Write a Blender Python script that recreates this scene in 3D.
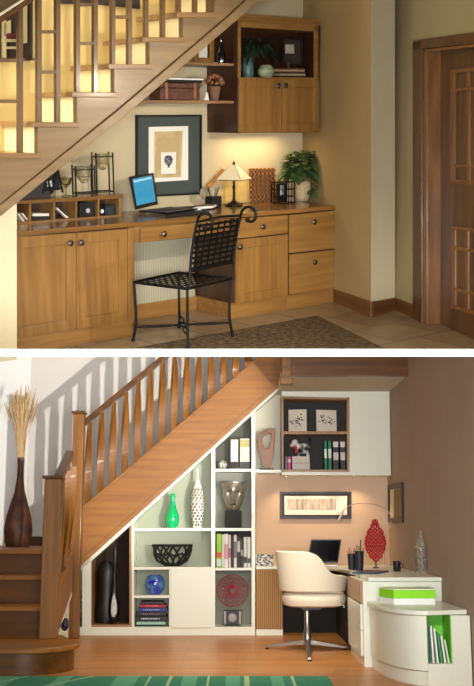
import bpy, bmesh, math, random
from mathutils import Matrix, Vector, Euler
random.seed(7)
PI = math.pi
COL = bpy.context.scene.collection
sc = bpy.context.scene
for o in list(bpy.data.objects): bpy.data.objects.remove(o)

# ---------------------------------------------------------------- camera, world, exposure
FPX = 1000.0
cd = bpy.data.cameras.new('camera'); cam = bpy.data.objects.new('camera', cd); COL.objects.link(cam)
cam.rotation_euler = (PI/2, 0, 0); cd.sensor_fit = 'HORIZONTAL'; cd.sensor_width = 36; cd.lens = 36*FPX/474
cd.clip_start = .05; cd.clip_end = 100
sc.camera = cam
w = bpy.data.worlds.new('world'); sc.world = w; w.use_nodes = True
w.node_tree.nodes['Background'].inputs[0].default_value = (1, .93, .82, 1)
w.node_tree.nodes['Background'].inputs[1].default_value = .06
vs = sc.view_settings; vs.view_transform = 'Standard'; vs.look = 'None'; vs.gamma = 1; vs.exposure = 0
vs.use_curve_mapping = False

# ---------------------------------------------------------------- the two storeys and their frames
def Rm(H): return Matrix.Rotation(math.atan((343-H)/FPX), 4, 'X')
class Frame:
    """A local frame: x along a wall, y into it, z up from the storey's floor."""
    def __init__(s, M): s.M = M; s.I = M.inverted()
    def sub(s, x, y, z=0, rz=0, rx=0, ry=0):
        return Frame(s.M @ Matrix.Translation((x, y, z)) @ Euler((rx, ry, rz), 'XYZ').to_matrix().to_4x4())
    def ray(s, u, v):
        return s.I @ Vector((0, 0, 0)), (s.I.to_3x3() @ Vector(((u-237)/FPX, 1, (343-v)/FPX)))
    def at(s, u, v, y=0):
        o, d = s.ray(u, v); t = (y-o.y)/d.y; p = o+d*t; return (p.x, p.z)
    def onz(s, u, v, z=0):
        o, d = s.ray(u, v); t = (z-o.z)/d.z; p = o+d*t; return (p.x, p.y)
    def onx(s, u, v, x=0):
        o, d = s.ray(u, v); t = (x-o.x)/d.x; p = o+d*t; return (p.y, p.z)
    def m(s, x, y, z=0): return (s.M @ Vector((x, y, z))).y/FPX     # metres per pixel there
    def zat(s, x, y, v):                                           # height over (x,y) seen on image row v
        a = s.M @ Vector((x, y, 0)); b = s.M @ Vector((x, y, 1)); k = (343-v)/FPX
        # (a.z + t dz) = k (a.y + t dy)
        return (k*a.y-a.z)/((b.z-a.z)-k*(b.y-a.y))
UP = Frame(Rm(110) @ Matrix.Translation((0, 0, -1.6)))
LO = Frame(Rm(530) @ Matrix.Translation((0, 0, -1.15)))

A0 = UP.sub(-1.461, 6.541, 0, rz=math.radians(39.573))
# ---------------------------------------------------------------- lights
def area(name, fr, loc, target, w_, h_, power, col, spread=None):
    l = bpy.data.lights.new(name, 'AREA'); l.shape = 'RECTANGLE'; l.size = w_; l.size_y = h_; l.energy = power; l.color = col
    if spread: l.spread = math.radians(spread)
    o = bpy.data.objects.new(name, l); COL.objects.link(o)
    a = fr.M @ Vector(loc); b = fr.M @ Vector(target)
    o.location = a; o.rotation_euler = (b-a).to_track_quat('-Z', 'Y').to_euler()
    return o
def spot(name, fr, loc, target, power, col, ang=60, blend=.5, r=.05):
    l = bpy.data.lights.new(name, 'SPOT'); l.energy = power; l.color = col; l.spot_size = math.radians(ang); l.spot_blend = blend; l.shadow_soft_size = r
    o = bpy.data.objects.new(name, l); COL.objects.link(o)
    a = fr.M @ Vector(loc); b = fr.M @ Vector(target)
    o.location = a; o.rotation_euler = (b-a).to_track_quat('-Z', 'Y').to_euler()
    return o
WARM = (1, .80, .55); NEUT = (1, .92, .80)
spot('upper_key', UP, (1.72, 5.9, 1.85), (-.75, 7.35, .95), 190, (1, .91, .76), 74, .9, .04)
area('upper_fill', UP, (-1.2, 3.6, 3.4), (-.2, 8.2, 1.4), 1.2, .8, 24, (1, .92, .78))
area('stair_glow', A0, (.55, .10, 3.3), (.75, .10, 1.2), 2.2, .3, 26, (1, .86, .56))
area('stair_side_glow', A0, (-1.1, .02, 2.2), (1.0, .14, 2.0), .3, 1.4, 40, (1, .93, .70))
area('lower_fill', LO, (.4, 4.2, 1.95), (.1, 11.0, .0), 2.2, .5, 90, (1, .96, .90), 90)
spot('lower_stair_light', LO, (1.66, 6.5, 1.25), (-1.9, 12.6, 2.7), 1400, (1, .94, .86), 36, .5, .03)
spot('lower_wall_light', LO, (-3.4, 8.6, 2.6), (-2.4, 12.6, 2.0), 75, (1, .96, .92), 90, .8, .3)
spot('lower_floor_light', LO, (.2, 9.0, 2.35), (-.2, 9.9, 0), 175, (1, .86, .66), 110, .8, .3)
area('band_fill', LO, (0, -.3, .9), (0, 3, 1.75), 2.4, .3, 60, (1, 1, 1), 60)  # added lamp with no real source, whitens the band between storeys

# ---------------------------------------------------------------- materials
def lin(c):
    r = []
    for x in c[:3]:
        x /= 255.; r.append(x/12.92 if x <= .04045 else ((x+.055)/1.055)**2.4)
    return (*r, 1)
MATS = {}
def mat(name, c, rough=.5, metal=0, c2=None, scale=None, kind='noise', bump=0, trans=0, emit=0, coat=0, ior=1.45, detail=4, alpha=1):
    if name in MATS: return MATS[name]
    m = bpy.data.materials.new(name); m.use_nodes = True; nt = m.node_tree; b = nt.nodes['Principled BSDF']
    b.inputs['Base Color'].default_value = lin(c); b.inputs['Roughness'].default_value = rough; b.inputs['Metallic'].default_value = metal
    b.inputs['IOR'].default_value = ior
    if trans: b.inputs['Transmission Weight'].default_value = trans
    if coat: b.inputs['Coat Weight'].default_value = coat; b.inputs['Coat Roughness'].default_value = .15
    if emit: b.inputs['Emission Color'].default_value = lin(c); b.inputs['Emission Strength'].default_value = emit
    N = nt.nodes.new; L = nt.links.new
    tc = N('ShaderNodeTexCoord'); mp = N('ShaderNodeMapping'); L(tc.outputs['Object'], mp.inputs[0])
    sc_ = scale or (6, 6, 6)
    if not isinstance(sc_, tuple): sc_ = (sc_,)*3
    mp.inputs['Scale'].default_value = sc_
    if kind == 'noise':
        t = N('ShaderNodeTexNoise'); t.inputs['Scale'].default_value = 1; t.inputs['Detail'].default_value = detail; L(mp.outputs[0], t.inputs['Vector']); fac = t.outputs['Fac']
    elif kind == 'voronoi':
        t = N('ShaderNodeTexVoronoi'); t.inputs['Scale'].default_value = 1; L(mp.outputs[0], t.inputs['Vector']); fac = t.outputs['Distance']
    elif kind == 'wave':
        t = N('ShaderNodeTexWave'); t.inputs['Scale'].default_value = 1; t.inputs['Distortion'].default_value = .6; L(mp.outputs[0], t.inputs['Vector']); fac = t.outputs['Fac']
    elif kind == 'checker':
        t = N('ShaderNodeTexChecker'); t.inputs['Scale'].default_value = 1; L(mp.outputs[0], t.inputs['Vector']); fac = t.outputs['Fac']
    if c2:
        r = N('ShaderNodeValToRGB'); r.color_ramp.elements[0].position = .32; r.color_ramp.elements[1].position = .68
        r.color_ramp.elements[0].color = lin(c2); r.color_ramp.elements[1].color = lin(c)
        if kind == 'checker': r.color_ramp.elements[0].position = .49; r.color_ramp.elements[1].position = .51
        L(fac, r.inputs[0]); L(r.outputs[0], b.inputs['Base Color'])
    if bump:
        bp = N('ShaderNodeBump'); bp.inputs['Strength'].default_value = bump; bp.inputs['Distance'].default_value = .01
        L(fac, bp.inputs['Height']); L(bp.outputs[0], b.inputs['Normal'])
    MATS[name] = m; return m
def wood(name, c, c2, grain='z', rough=.4, k=1.0, coat=.15):
    s = {'x': (1.2, 22, 22), 'y': (22, 1.2, 22), 'z': (22, 22, 1.2)}[grain]
    return mat(name, c, rough, c2=c2, scale=tuple(a*k for a in s), coat=coat, detail=6)
def tiles(name, c, c2, grout, w_=.42, h_=.42, rot=0, rough=.4, off=.5, mortar=.008, bump=.15, dirt=.45):
    m = bpy.data.materials.new(name); m.use_nodes = True; nt = m.node_tree; b = nt.nodes['Principled BSDF']; N = nt.nodes.new; L = nt.links.new
    tc = N('ShaderNodeTexCoord'); mp = N('ShaderNodeMapping'); mp.inputs['Rotation'].default_value = (0, 0, rot); L(tc.outputs['Object'], mp.inputs[0])
    t = N('ShaderNodeTexBrick'); t.offset = off; t.inputs['Scale'].default_value = 1; t.inputs['Brick Width'].default_value = w_; t.inputs['Row Height'].default_value = h_
    t.inputs['Mortar Size'].default_value = mortar; t.inputs['Color1'].default_value = lin(c); t.inputs['Color2'].default_value = lin(c2); t.inputs['Mortar'].default_value = lin(grout)
    L(mp.outputs[0], t.inputs['Vector'])
    n = N('ShaderNodeTexNoise'); n.inputs['Scale'].default_value = 5; n.inputs['Detail'].default_value = 5
    if off != .5: n.inputs['Scale'].default_value = 3
    L(mp.outputs[0], n.inputs['Vector'])
    mx = N('ShaderNodeMix'); mx.data_type = 'RGBA'; mx.blend_type = 'MULTIPLY'; mx.inputs['Factor'].default_value = dirt
    rr = N('ShaderNodeValToRGB'); rr.color_ramp.elements[0].position = .3; rr.color_ramp.elements[0].color = (.45, .42, .38, 1); rr.color_ramp.elements[1].position = .65
    L(n.outputs['Fac'], rr.inputs[0]); L(t.outputs['Color'], mx.inputs[6]); L(rr.outputs[0], mx.inputs[7]); L(mx.outputs[2], b.inputs['Base Color'])
    b.inputs['Roughness'].default_value = rough
    bp = N('ShaderNodeBump'); bp.inputs['Strength'].default_value = bump; bp.inputs['Distance'].default_value = .004; bp.invert = True
    L(t.outputs['Fac'], bp.inputs['Height']); L(bp.outputs[0], b.inputs['Normal'])
    return m

honey = wood('honey_wood', (146, 106, 54), (120, 83, 39), 'z')
honeyx = wood('honey_wood_across', (150, 110, 57), (124, 86, 41), 'x')
honeytop = wood('honey_counter', (138, 98, 50), (108, 72, 33), 'x', .25, coat=.4)
gap_shade = wood('gap_shade_brown', (70, 44, 24), (52, 32, 18), 'z')  # honey body darkened: shade of door gaps and knee side in the colour
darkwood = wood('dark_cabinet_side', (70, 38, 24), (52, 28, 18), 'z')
shelfwood = wood('shelf_wood', (150, 115, 80), (110, 78, 50), 'x')
palewood = wood('pale_stair_wood', (144, 118, 84), (126, 100, 68), 'x')
railwood = wood('baluster_wood', (122, 92, 58), (100, 72, 42), 'z')
redwood = wood('door_wood', (92, 60, 31), (62, 39, 19), 'z')
redwood2 = wood('door_moulding', (122, 82, 43), (92, 59, 29), 'z')
redwoodx = wood('base_wood', (104, 67, 36), (78, 48, 25), 'x')
iron = mat('black_iron', (20, 18, 17), .45, .6)
black = mat('black_plastic', (16, 16, 18), .35)
blackm = mat('black_matt', (18, 17, 17), .7)
pewter = mat('pewter', (90, 84, 78), .35, .9)
cream_wall = mat('cream_paint', (226, 212, 178), .8, c2=(222, 207, 172), scale=3)
beige_wall = mat('beige_paint', (196, 182, 148), .85, c2=(192, 177, 143), scale=2)
shaded_wall = mat('shaded_gold_paint', (150, 126, 84), .85, c2=(145, 121, 79), scale=2)  # side wall's shade is put into this darker gold colour
light_wall = mat('light_beige_paint', (200, 188, 156), .85, c2=(196, 183, 151), scale=2)
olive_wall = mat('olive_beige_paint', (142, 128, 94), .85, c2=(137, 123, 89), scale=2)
yellow_wall = mat('yellow_panel', (226, 200, 134), .7, c2=(218, 190, 122), scale=(14, 14, .6))
white = mat('white_paint', (250, 250, 250), .5)
oak = wood('oak', (160, 106, 42), (132, 84, 30), 'x', .45, coat=.05)
oakz = wood('oak_upright', (146, 96, 36), (114, 72, 24), 'z', .5, coat=.03)
oakdark = wood('oak_dark', (104, 64, 20), (78, 46, 12), 'x', .35)
walnut = wood('walnut_lining', (170, 130, 86), (146, 108, 68), 'z', .4)
white_unit = mat('unit_white', (230, 233, 218), .3)
sage_glow = mat('sage_glow_back', (160, 168, 146), .5)  # green glow of the niches is put into this panel colour
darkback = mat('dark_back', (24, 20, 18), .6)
peach = mat('peach_wall', (212, 184, 160), .85, c2=(208, 179, 155), scale=2)
taupe = mat('taupe_wall', (172, 150, 132), .85, c2=(168, 145, 127), scale=2)
hall_wall = mat('hall_white', (226, 222, 216), .85, c2=(222, 217, 211), scale=2)
paper = mat('paper', (236, 232, 220), .8)
glass = mat('clear_glass', (235, 235, 215), .05, trans=1)
chrome = mat('chrome', (200, 200, 200), .2, 1)
leather = mat('cream_leather', (224, 217, 198), .45)

# ---------------------------------------------------------------- mesh builder
class MB:
    def __init__(s): s.v = []; s.f = []; s.fm = []; s.cur = 0
    def add(s, vs, fs):
        b = len(s.v); s.v += [tuple(p) for p in vs]; s.f += [tuple(b+i for i in f) for f in fs]; s.fm += [s.cur]*len(fs); return s
    def box(s, x0, x1, y0, y1, z0, z1):
        x0, x1 = sorted((x0, x1)); y0, y1 = sorted((y0, y1)); z0, z1 = sorted((z0, z1))
        return s.add([(x0, y0, z0), (x1, y0, z0), (x1, y1, z0), (x0, y1, z0), (x0, y0, z1), (x1, y0, z1), (x1, y1, z1), (x0, y1, z1)],
                     [(0, 3, 2, 1), (4, 5, 6, 7), (0, 1, 5, 4), (1, 2, 6, 5), (2, 3, 7, 6), (3, 0, 4, 7)])
    def prism(s, pts, y0, y1):            # pts (x,z) extruded along y
        n = len(pts); v = [(p[0], y0, p[1]) for p in pts]+[(p[0], y1, p[1]) for p in pts]
        return s.add(v, [tuple(range(n)), tuple(range(2*n-1, n-1, -1))]+[(i, i+n, (i+1) % n+n, (i+1) % n) for i in range(n)])
    def prismz(s, pts, z0, z1):
        n = len(pts); v = [(p[0], p[1], z0) for p in pts]+[(p[0], p[1], z1) for p in pts]
        return s.add(v, [tuple(range(n-1, -1, -1)), tuple(range(n, 2*n))]+[(i, (i+1) % n, (i+1) % n+n, i+n) for i in range(n)])
    def prismx(s, pts, x0, x1):           # pts (y,z)
        n = len(pts); v = [(x0, p[0], p[1]) for p in pts]+[(x1, p[0], p[1]) for p in pts]
        return s.add(v, [tuple(range(n)), tuple(range(2*n-1, n-1, -1))]+[(i, i+n, (i+1) % n+n, (i+1) % n) for i in range(n)])
    def lathe(s, cx, cy, z0, prof, n=24, ax='z', sx=1, sy=1, close=True):
        v = []; f = []
        for r, z in prof:
            for i in range(n):
                a = 2*PI*i/n; p, q = r*math.cos(a)*sx, r*math.sin(a)*sy
                v.append({'z': (cx+p, cy+q, z0+z), 'y': (cx+p, cy+z, z0+q), 'x': (cx+z, cy+p, z0+q)}[ax])
        m = len(prof)
        for k in range(m-1):
            for i in range(n):
                j = (i+1) % n; f.append((k*n+i, k*n+j, (k+1)*n+j, (k+1)*n+i))
        if close: f.append(tuple(range(n-1, -1, -1))); f.append(tuple((m-1)*n+i for i in range(n)))
        return s.add(v, f)
    def ball(s, x, y, z, r, sx=1, sy=1, sz=1, n=16):
        pr = [(max(1e-4, r*math.sin(PI*k/10)), -r*sz*math.cos(PI*k/10)) for k in range(11)]
        return s.lathe(x, y, z, pr, n, sx=sx, sy=sy)
    def tube(s, pts, r, n=8, closed=False):
        pts = [Vector(p) for p in pts]; m = len(pts); v = []; f = []; up = None
        for i, p in enumerate(pts):
            a = pts[(i-1) % m] if (closed or i) else p; b = pts[(i+1) % m] if (closed or i < m-1) else p
            t = (b-a).normalized()
            if up is None:
                up = Vector((0, 0, 1)) if abs(t.z) < .9 else Vector((1, 0, 0))
            x = up.cross(t); x = x.normalized() if x.length > 1e-6 else Vector((1, 0, 0)).cross(t).normalized()
            y = t.cross(x).normalized(); up = y
            rr = r[i] if isinstance(r, (list, tuple)) else r
            for k in range(n):
                c = 2*PI*k/n; v.append(p+x*(rr*math.cos(c))+y*(rr*math.sin(c)))
        for i in range(m if closed else m-1):
            for k in range(n):
                f.append((i*n+k, i*n+(k+1) % n, ((i+1) % m)*n+(k+1) % n, ((i+1) % m)*n+k))
        if not closed: f.append(tuple(range(n-1, -1, -1))); f.append(tuple((m-1)*n+k for k in range(n)))
        return s.add(v, f)
    def bar(s, a, b, w, h):               # rectangular bar between two points
        a, b = Vector(a), Vector(b); t = (b-a).normalized(); up = Vector((0, 0, 1)) if abs(t.z) < .95 else Vector((1, 0, 0))
        x = t.cross(up).normalized()*w/2; y = x.cross(t).normalized()*h/2
        c = [a-x-y, a+x-y, a+x+y, a-x+y, b-x-y, b+x-y, b+x+y, b-x+y]
        return s.add(c, [(0, 3, 2, 1), (4, 5, 6, 7), (0, 1, 5, 4), (1, 2, 6, 5), (2, 3, 7, 6), (3, 0, 4, 7)])
    def leaf(s, base, d, L_, W, droop=.3):
        base = Vector(base); d = Vector(d).normalized(); up = Vector((0, 0, 1)); x = d.cross(up)
        x = x.normalized() if x.length > 1e-3 else Vector((1, 0, 0)); n_ = x.cross(d)
        pts = []
        for k, (t, w_) in enumerate([(0, .12), (.3, .8), (.6, 1), (.85, .55), (1, .04)]):
            c = base+d*(L_*t)-up*(droop*L_*t*t); pts += [c-x*(W/2*w_)+n_*(.12*W*w_), c, c+x*(W/2*w_)+n_*(.12*W*w_)]
        f = []
        for k in range(4):
            for j in range(2): f.append((k*3+j, k*3+j+1, k*3+j+4, k*3+j+3))
        return s.add(pts, f)

class Thing: pass
def setp(o, label, cat, group=None, kind=None):
    if label: o['label'] = label
    if cat: o['category'] = cat
    if group: o['group'] = group
    if kind: o['kind'] = kind
def thing(F, name, label, cat, p=(0, 0, 0), group=None):
    o = bpy.data.objects.new(name, None); COL.objects.link(o); o.empty_display_size = .05
    o.matrix_world = F.M @ Matrix.Translation(p); setp(o, label, cat, group)
    t = Thing(); t.o = o; t.p = Vector(p); t.F = F; return t
def mesh_obj(name, mb, m, p, bevel, smooth):
    me = bpy.data.meshes.new(name); me.from_pydata([Vector(v)-p for v in mb.v], [], mb.f)
    for mm in (m if isinstance(m, list) else [m]): me.materials.append(mm)
    for i, f in enumerate(me.polygons): f.material_index = mb.fm[i]
    bm = bmesh.new(); bm.from_mesh(me); bmesh.ops.recalc_face_normals(bm, faces=bm.faces); bm.to_mesh(me); bm.free()
    if smooth:
        for f in me.polygons: f.use_smooth = True
        try: me.set_sharp_from_angle(angle=math.radians(40))
        except Exception: pass
    o = bpy.data.objects.new(name, me); COL.objects.link(o)
    if bevel:
        b = o.modifiers.new('bevel', 'BEVEL'); b.width = bevel; b.segments = 2; b.limit_method = 'ANGLE'; b.angle_limit = math.radians(40)
    return o
def part(t, name, mb, m, bevel=0, smooth=False, parent=None, label=None, fr=None):
    if fr: X = t.F.I @ fr.M; mb.v = [tuple(X @ Vector(v)) for v in mb.v]
    o = mesh_obj(name, mb, m, t.p, bevel, smooth); o.parent = parent or t.o
    if label: o['label'] = label
    return o
def solo(F, name, mb, m, label, cat, p=None, bevel=0, smooth=False, group=None, kind=None):
    if p is None:
        n = len(mb.v); p = (sum(v[0] for v in mb.v)/n, sum(v[1] for v in mb.v)/n, min(v[2] for v in mb.v))
    p = Vector(p); o = mesh_obj(name, mb, m, p, bevel, smooth); o.matrix_world = F.M @ Matrix.Translation(p); setp(o, label, cat, group, kind); return o
def struct(F, name, mb, m, bevel=0):
    o = mesh_obj(name, mb, m, Vector((0, 0, 0)), bevel, False); o.matrix_world = F.M; o['kind'] = 'structure'; return o
def tq(F, pts, y): return [F.at(u, v, y) for u, v in pts]
def lerp(a, b, t): return (a[0]+(b[0]-a[0])*t, a[1]+(b[1]-a[1])*t)
def inset(q, l, r, b_, t_):               # q: bl, br, tr, tl in metres; returns the inner quad
    W = abs(q[1][0]-q[0][0]); H = abs(q[3][1]-q[0][1])
    def P(s, t): return lerp(lerp(q[0], q[1], s), lerp(q[3], q[2], s), t)
    return [P(l/W, b_/H), P(1-r/W, b_/H), P(1-r/W, 1-t_/H), P(l/W, 1-t_/H)]
def ring(mb, q, i, y0, y1):
    for k in range(4): mb.prism([q[k], q[(k+1) % 4], i[(k+1) % 4], i[k]], y0, y1)
    return mb
def knob(t, parent, x, z, y, r=.021, m=None):
    k = MB().lathe(x, y, z, [(r*.45, 0), (r*.4, -.012), (r, -.018), (r*1.05, -.026), (r*.7, -.034), (.001, -.036)], 14, 'y')
    part(t, 'knob', k, m or pewter, smooth=True, parent=parent)
def panel_door(t, F, px, y, rail, m, name='door', kn=None, th=.02, rec=.009):
    q = tq(F, px, y); i = inset(q, *((rail,)*4)); mb = ring(MB(), q, i, y-th, y); mb.prism(i, y-th+rec, y)
    d = part(t, name, mb, m, bevel=.0015)
    if kn: x, z = F.at(*kn, y-th); knob(t, d, x, z, y-th)
    return d
def flat_front(t, F, px, y, m, name='drawer', kn=None, th=.02, rail=0):
    q = tq(F, px, y); mb = MB().prism(q, y-th, y); d = part(t, name, mb, m, bevel=.003)
    if kn: x, z = F.at(*kn, y-th); knob(t, d, x, z, y-th)
    return d
def picture(F, px, y, m_frame, layers, label, name='framed_picture', cat='picture', fw=.02, th=.025):
    """layers: list of (part name, px quad, material) from back to front"""
    q = tq(F, px, y); i = inset(q, fw, fw, fw, fw); x = sum(p[0] for p in q)/4; z = min(p[1] for p in q)
    t = thing(F, name, label, cat, (x, y, z)); part(t, 'frame', ring(MB(), q, i, y-th, y), m_frame, bevel=.002)
    yy = y-.006
    for k, (n, lp, m) in enumerate(layers):
        qq = i if lp is None else tq(F, lp, yy); part(t, n, MB().prism(qq, yy-.002, y-.003 if k == 0 else yy), m); yy -= .0025
    return t
def art(name, bg, fg, fn):
    """a mesh print: fn(mb) is drawn by the caller; here only the two materials"""
    return mat(name+'_ground', bg, .8), mat(name+'_ink', fg, .8)


# ================================================================ UPPER STOREY
A = UP.sub(-1.461, 6.541, 0, rz=math.radians(39.573))
def proj(F, p):
    q = F.M @ Vector(p); return (237+FPX*q.x/q.y, 343-FPX*q.z/q.y)
YB = .66                                     # the back wall
# floor, starting on the white board
fa = UP.onz(-60, 349, 0)[1]
mb = MB().prismz([(-3.4, fa), (3.2, fa), (3.2, 11.2), (-3.4, 11.2)], -.01, 0)
upper_floor = struct(UP, 'floor', mb, tiles('upper_tiles', (162, 138, 108), (140, 114, 86), (96, 78, 60), .46, .46, math.radians(-39.6), .35))
# back wall
struct(A, 'wall_back', MB().prism([(A.at(52, 100, YB)[0], 0), (3.35, 0), (3.35, 3.3), (A.at(52, 100, YB)[0], 3.3)], YB, YB+.08), beige_wall)
# wall stub under the stair
qs = [A.at(-70, 372, -.12), A.at(16.7, 355, -.12), A.at(16.7, 196, -.12), A.at(-70, 250, -.12)]
qs[0] = (qs[0][0], 0); qs[1] = (qs[1][0], 0)
struct(A, 'wall_left', MB().prism(qs, -.12, -.03), cream_wall)
# right-hand walls: corner points on the floor and the same corners high up
us = [(303, 290), (371, 317), (395, 309), (474, 347), (560, 378)]
B = [UP.onz(u, v) for u, v in us]
d0 = Vector((B[1][0]-.832, B[1][1]-8.436)).normalized()
k0 = Vector((.832, 8.436))-d0*(YB+.03)/.938; B[0] = (k0.x, k0.y)
us[0] = (proj(UP, (*B[0], 0))[0], 0)
T = []
for (u, v), b in zip(us, B):
    x, z = UP.at(u, -25, b[1]); T.append((x, b[1], z))
def wallseg(name, i, j, m, th=.1):
    a, b = Vector((*B[i], 0)), Vector((*B[j], 0)); ta, tb = Vector(T[i]), Vector(T[j])
    n = Vector((b.y-a.y, -(b.x-a.x), 0)).normalized()
    if n.dot(-a) > 0: n = -n
    v = [a, b, tb, ta]; v += [p+n*th for p in v]
    return struct(UP, name, MB().add(v, [(0, 1, 2, 3), (7, 6, 5, 4), (0, 4, 5, 1), (1, 5, 6, 2), (2, 6, 7, 3), (3, 7, 4, 0)]), m)
Mx = ((B[0][0]+B[2][0])/2+.02, (B[0][1]+B[2][1])/2+.02)
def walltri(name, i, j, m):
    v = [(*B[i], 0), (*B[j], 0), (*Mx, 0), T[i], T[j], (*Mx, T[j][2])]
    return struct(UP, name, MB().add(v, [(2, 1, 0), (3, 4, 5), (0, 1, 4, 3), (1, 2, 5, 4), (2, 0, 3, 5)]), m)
walltri('wall_side', 0, 1, shaded_wall)
walltri('wall_pier', 1, 2, light_wall)
# wall with the door: left strip, and the piece over the door
a5 = Vector(B[3])-Vector(B[2]); D5 = UP.sub(B[2][0], B[2][1], 0, rz=math.atan2(a5.y, a5.x))
def d5(px): return [D5.at(u, v, 0) for u, v in px]
q = d5([(395, 309), (420, 325), (420, -25), (395, -25)]); q[0] = (0, 0)
mb = MB().prism(q, 0, .1)
xr = a5.length*1.9
q = d5([(420, 44), (474, 36), (474, -25), (420, -25)]); q[1] = (xr, q[1][1]); q[2] = (xr, q[2][1])
mb.prism(q, 0, .1); struct(D5, 'wall_right', mb, olive_wall)
# baseboards
def bb(name, F, px, m=redwoodx, th=.018, floor=(0, 1)):
    q = [F.at(u, v, 0) for u, v in px]
    for k in floor: q[k] = (q[k][0], 0)
    return struct(F, name, MB().prism(q, -th, 0), m, .002)
s3 = Vector(B[1])-Vector(B[0]); D3 = UP.sub(B[0][0], B[0][1], 0, rz=math.atan2(s3.y, s3.x))
bb('baseboard_side', D3, [(335, 303), (372.5, 317), (372.5, 301.6), (335, 289)])
s4 = Vector(B[2])-Vector(B[1]); D4 = UP.sub(B[1][0], B[1][1], 0, rz=math.atan2(s4.y, s4.x))
bb('baseboard_pier', D4, [(371, 317), (395, 309), (395, 297.5), (371, 301.6)])
bb('baseboard_right', D5, [(395, 309), (417, 323), (417, 305.5), (395, 297.5)])
# door
door = thing(D5, 'door', 'dark reddish wooden door with raised geometric moulding in right wall', 'door', (*[D5.at(474, 340, 0)[0]], .08, 0)); door.o.name = 'door_1'; door.o['kind'] = 'structure'
xa = D5.at(436, 322, .10)[0]
part(door, 'leaf', MB().prism([(xa, .01), (xa+1.0, .01), (xa+1.0, D5.at(437, 50, .1)[1]+.02), (D5.at(437, 50, .1)[0], D5.at(437, 50, .1)[1]+.02)], .10, .145), redwood)
def grid(xs, ys):
    mb = MB(); yf = .10
    for (u0, u1) in xs:
        p = [D5.at(u0, ys[0][0]+.1, yf), D5.at(u1, ys[0][0], yf)]
        dy = lambda u: (u-453)*(.30 if ys[0][0] > 200 else .02)
        q_ = [D5.at(u0, ys[-1][1]+dy(u0), yf), D5.at(u1, ys[-1][1]+dy(u1), yf), D5.at(u1, ys[0][0]+(u1-453)*(.1 if ys[0][0] > 200 else -.1), yf), D5.at(u0, ys[0][0]+(u0-453)*(.1 if ys[0][0] > 200 else -.1), yf)]
        mb.prism(q_, yf-.014, yf)
    n = len(ys)
    for i, (v0, v1) in enumerate(ys):
        sl = (-.12+.16*(i/(n-1))) if ys[0][0] < 200 else (.14+.16*(i/(n-1)))
        q_ = [D5.at(453, v1, yf), D5.at(497, v1+44*sl, yf), D5.at(497, v0+44*sl, yf), D5.at(453, v0, yf)]
        mb.prism(q_, yf-.018, yf)
    return mb
part(door, 'moulding', grid([(452, 456.5), (468.5, 471.5), (486, 489)], [(70, 74), (88.5, 91.5), (164.5, 167.5), (179.5, 183.5)]), redwood2, .002)
part(door, 'moulding', grid([(453, 457), (467, 470), (484, 487)], [(225.5, 229), (245, 248.5), (286.5, 290), (304, 308)]), redwood2, .002)
# door casing
mb = MB()
q = d5([(415.5, 324.5), (424.5, 327.8), (424.5, 41), (415.5, 42)]); q[0] = (q[0][0], 0); q[1] = (q[1][0], 0); mb.prism(q, -.025, .1)
q = d5([(415.5, 50), (474, 42.8), (474, 32), (415.5, 40.4)]); q[1] = (xr, q[1][1]-.02); q[2] = (xr, q[2][1]-.02); mb.prism(q, -.025, .0)
struct(D5, 'trim_1', mb, redwood, .003)
q = d5([(424.5, 327), (428, 328), (428, 49), (424.5, 49.5)]); q[0] = (q[0][0], 0); q[1] = (q[1][0], 0)
mb = MB().prism(q, -.01, .12); q = d5([(424.5, 52), (474, 46.5), (474, 42.8), (424.5, 49.3)]); q[1] = (xr, q[1][1]-.02); q[2] = (xr, q[2][1]-.02); mb.prism(q, -.01, .12)
struct(D5, 'trim_2', mb, redwood2, .003)

# ---------------------------------------------------------------- base cabinets
_w0 = A.I @ (UP.M @ Vector((*B[0], 0))); _w1 = A.I @ (UP.M @ Vector((*B[1], 0))); _ws = (_w1.x-_w0.x)/(_w1.y-_w0.y)
def fit(mb, gap=.004):                       # trim a run of joinery against the slanted side wall
    mb.v = [(min(v[0], _w0.x+_ws*(v[1]-_w0.y)-gap), v[1], v[2]) for v in mb.v]; return mb
def cab_body(t, px, y0=0, y1=YB, m=gap_shade, name='body'):
    q = tq(A, px, 0); q[2] = (q[2][0], zund(q[2][0])-.003); q[3] = (q[3][0], zund(q[3][0])-.003); return part(t, name, fit(MB().prism(q, y0, y1-.006)), m, .002)
_cu = tq(A, [(4, 237.8), (335.4, 209.8)], -.03)
def zund(x): return _cu[0][1]+(_cu[1][1]-_cu[0][1])*(x-_cu[0][0])/(_cu[1][0]-_cu[0][0])
ZC = .82
lc = thing(A, 'base_cabinet', 'honey wood base cabinet with two panelled doors below the pigeonhole organizer', 'cabinet', (.45, .3, 0))
cab_body(lc, [(5, 340), (133, 321), (133, 226.5), (5, 236.5)])
q = tq(A, [(5, 356), (133, 337.5), (133, 320), (5, 339.5)], -.012); q[0] = (q[0][0], 0); q[1] = (q[1][0], 0)
part(lc, 'plinth', MB().prism(q, -.012, .5), honeyx, .002)
part(lc, 'face_stile', MB().prism(tq(A, [(126.8, 321.2), (133, 320.6), (133, 227), (126.8, 227.8)], 0), -.018, .0), honey, .002)
panel_door(lc, A, [(10, 339), (74.4, 328.7), (74.4, 232.7), (10, 237)], 0, .075, honey, kn=(69, 243))
panel_door(lc, A, [(75.2, 328.6), (126, 321.2), (126, 228.6), (75.2, 232.6)], 0, .075, honey, kn=(79.8, 242.4))
rc = thing(A, 'base_cabinet', 'honey wood base cabinet with one drawer over one door, right of the chair', 'cabinet', (2.05, .3, 0))
cab_body(rc, [(231.5, 305), (287.2, 296.5), (287.2, 210), (231.5, 214)])
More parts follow.
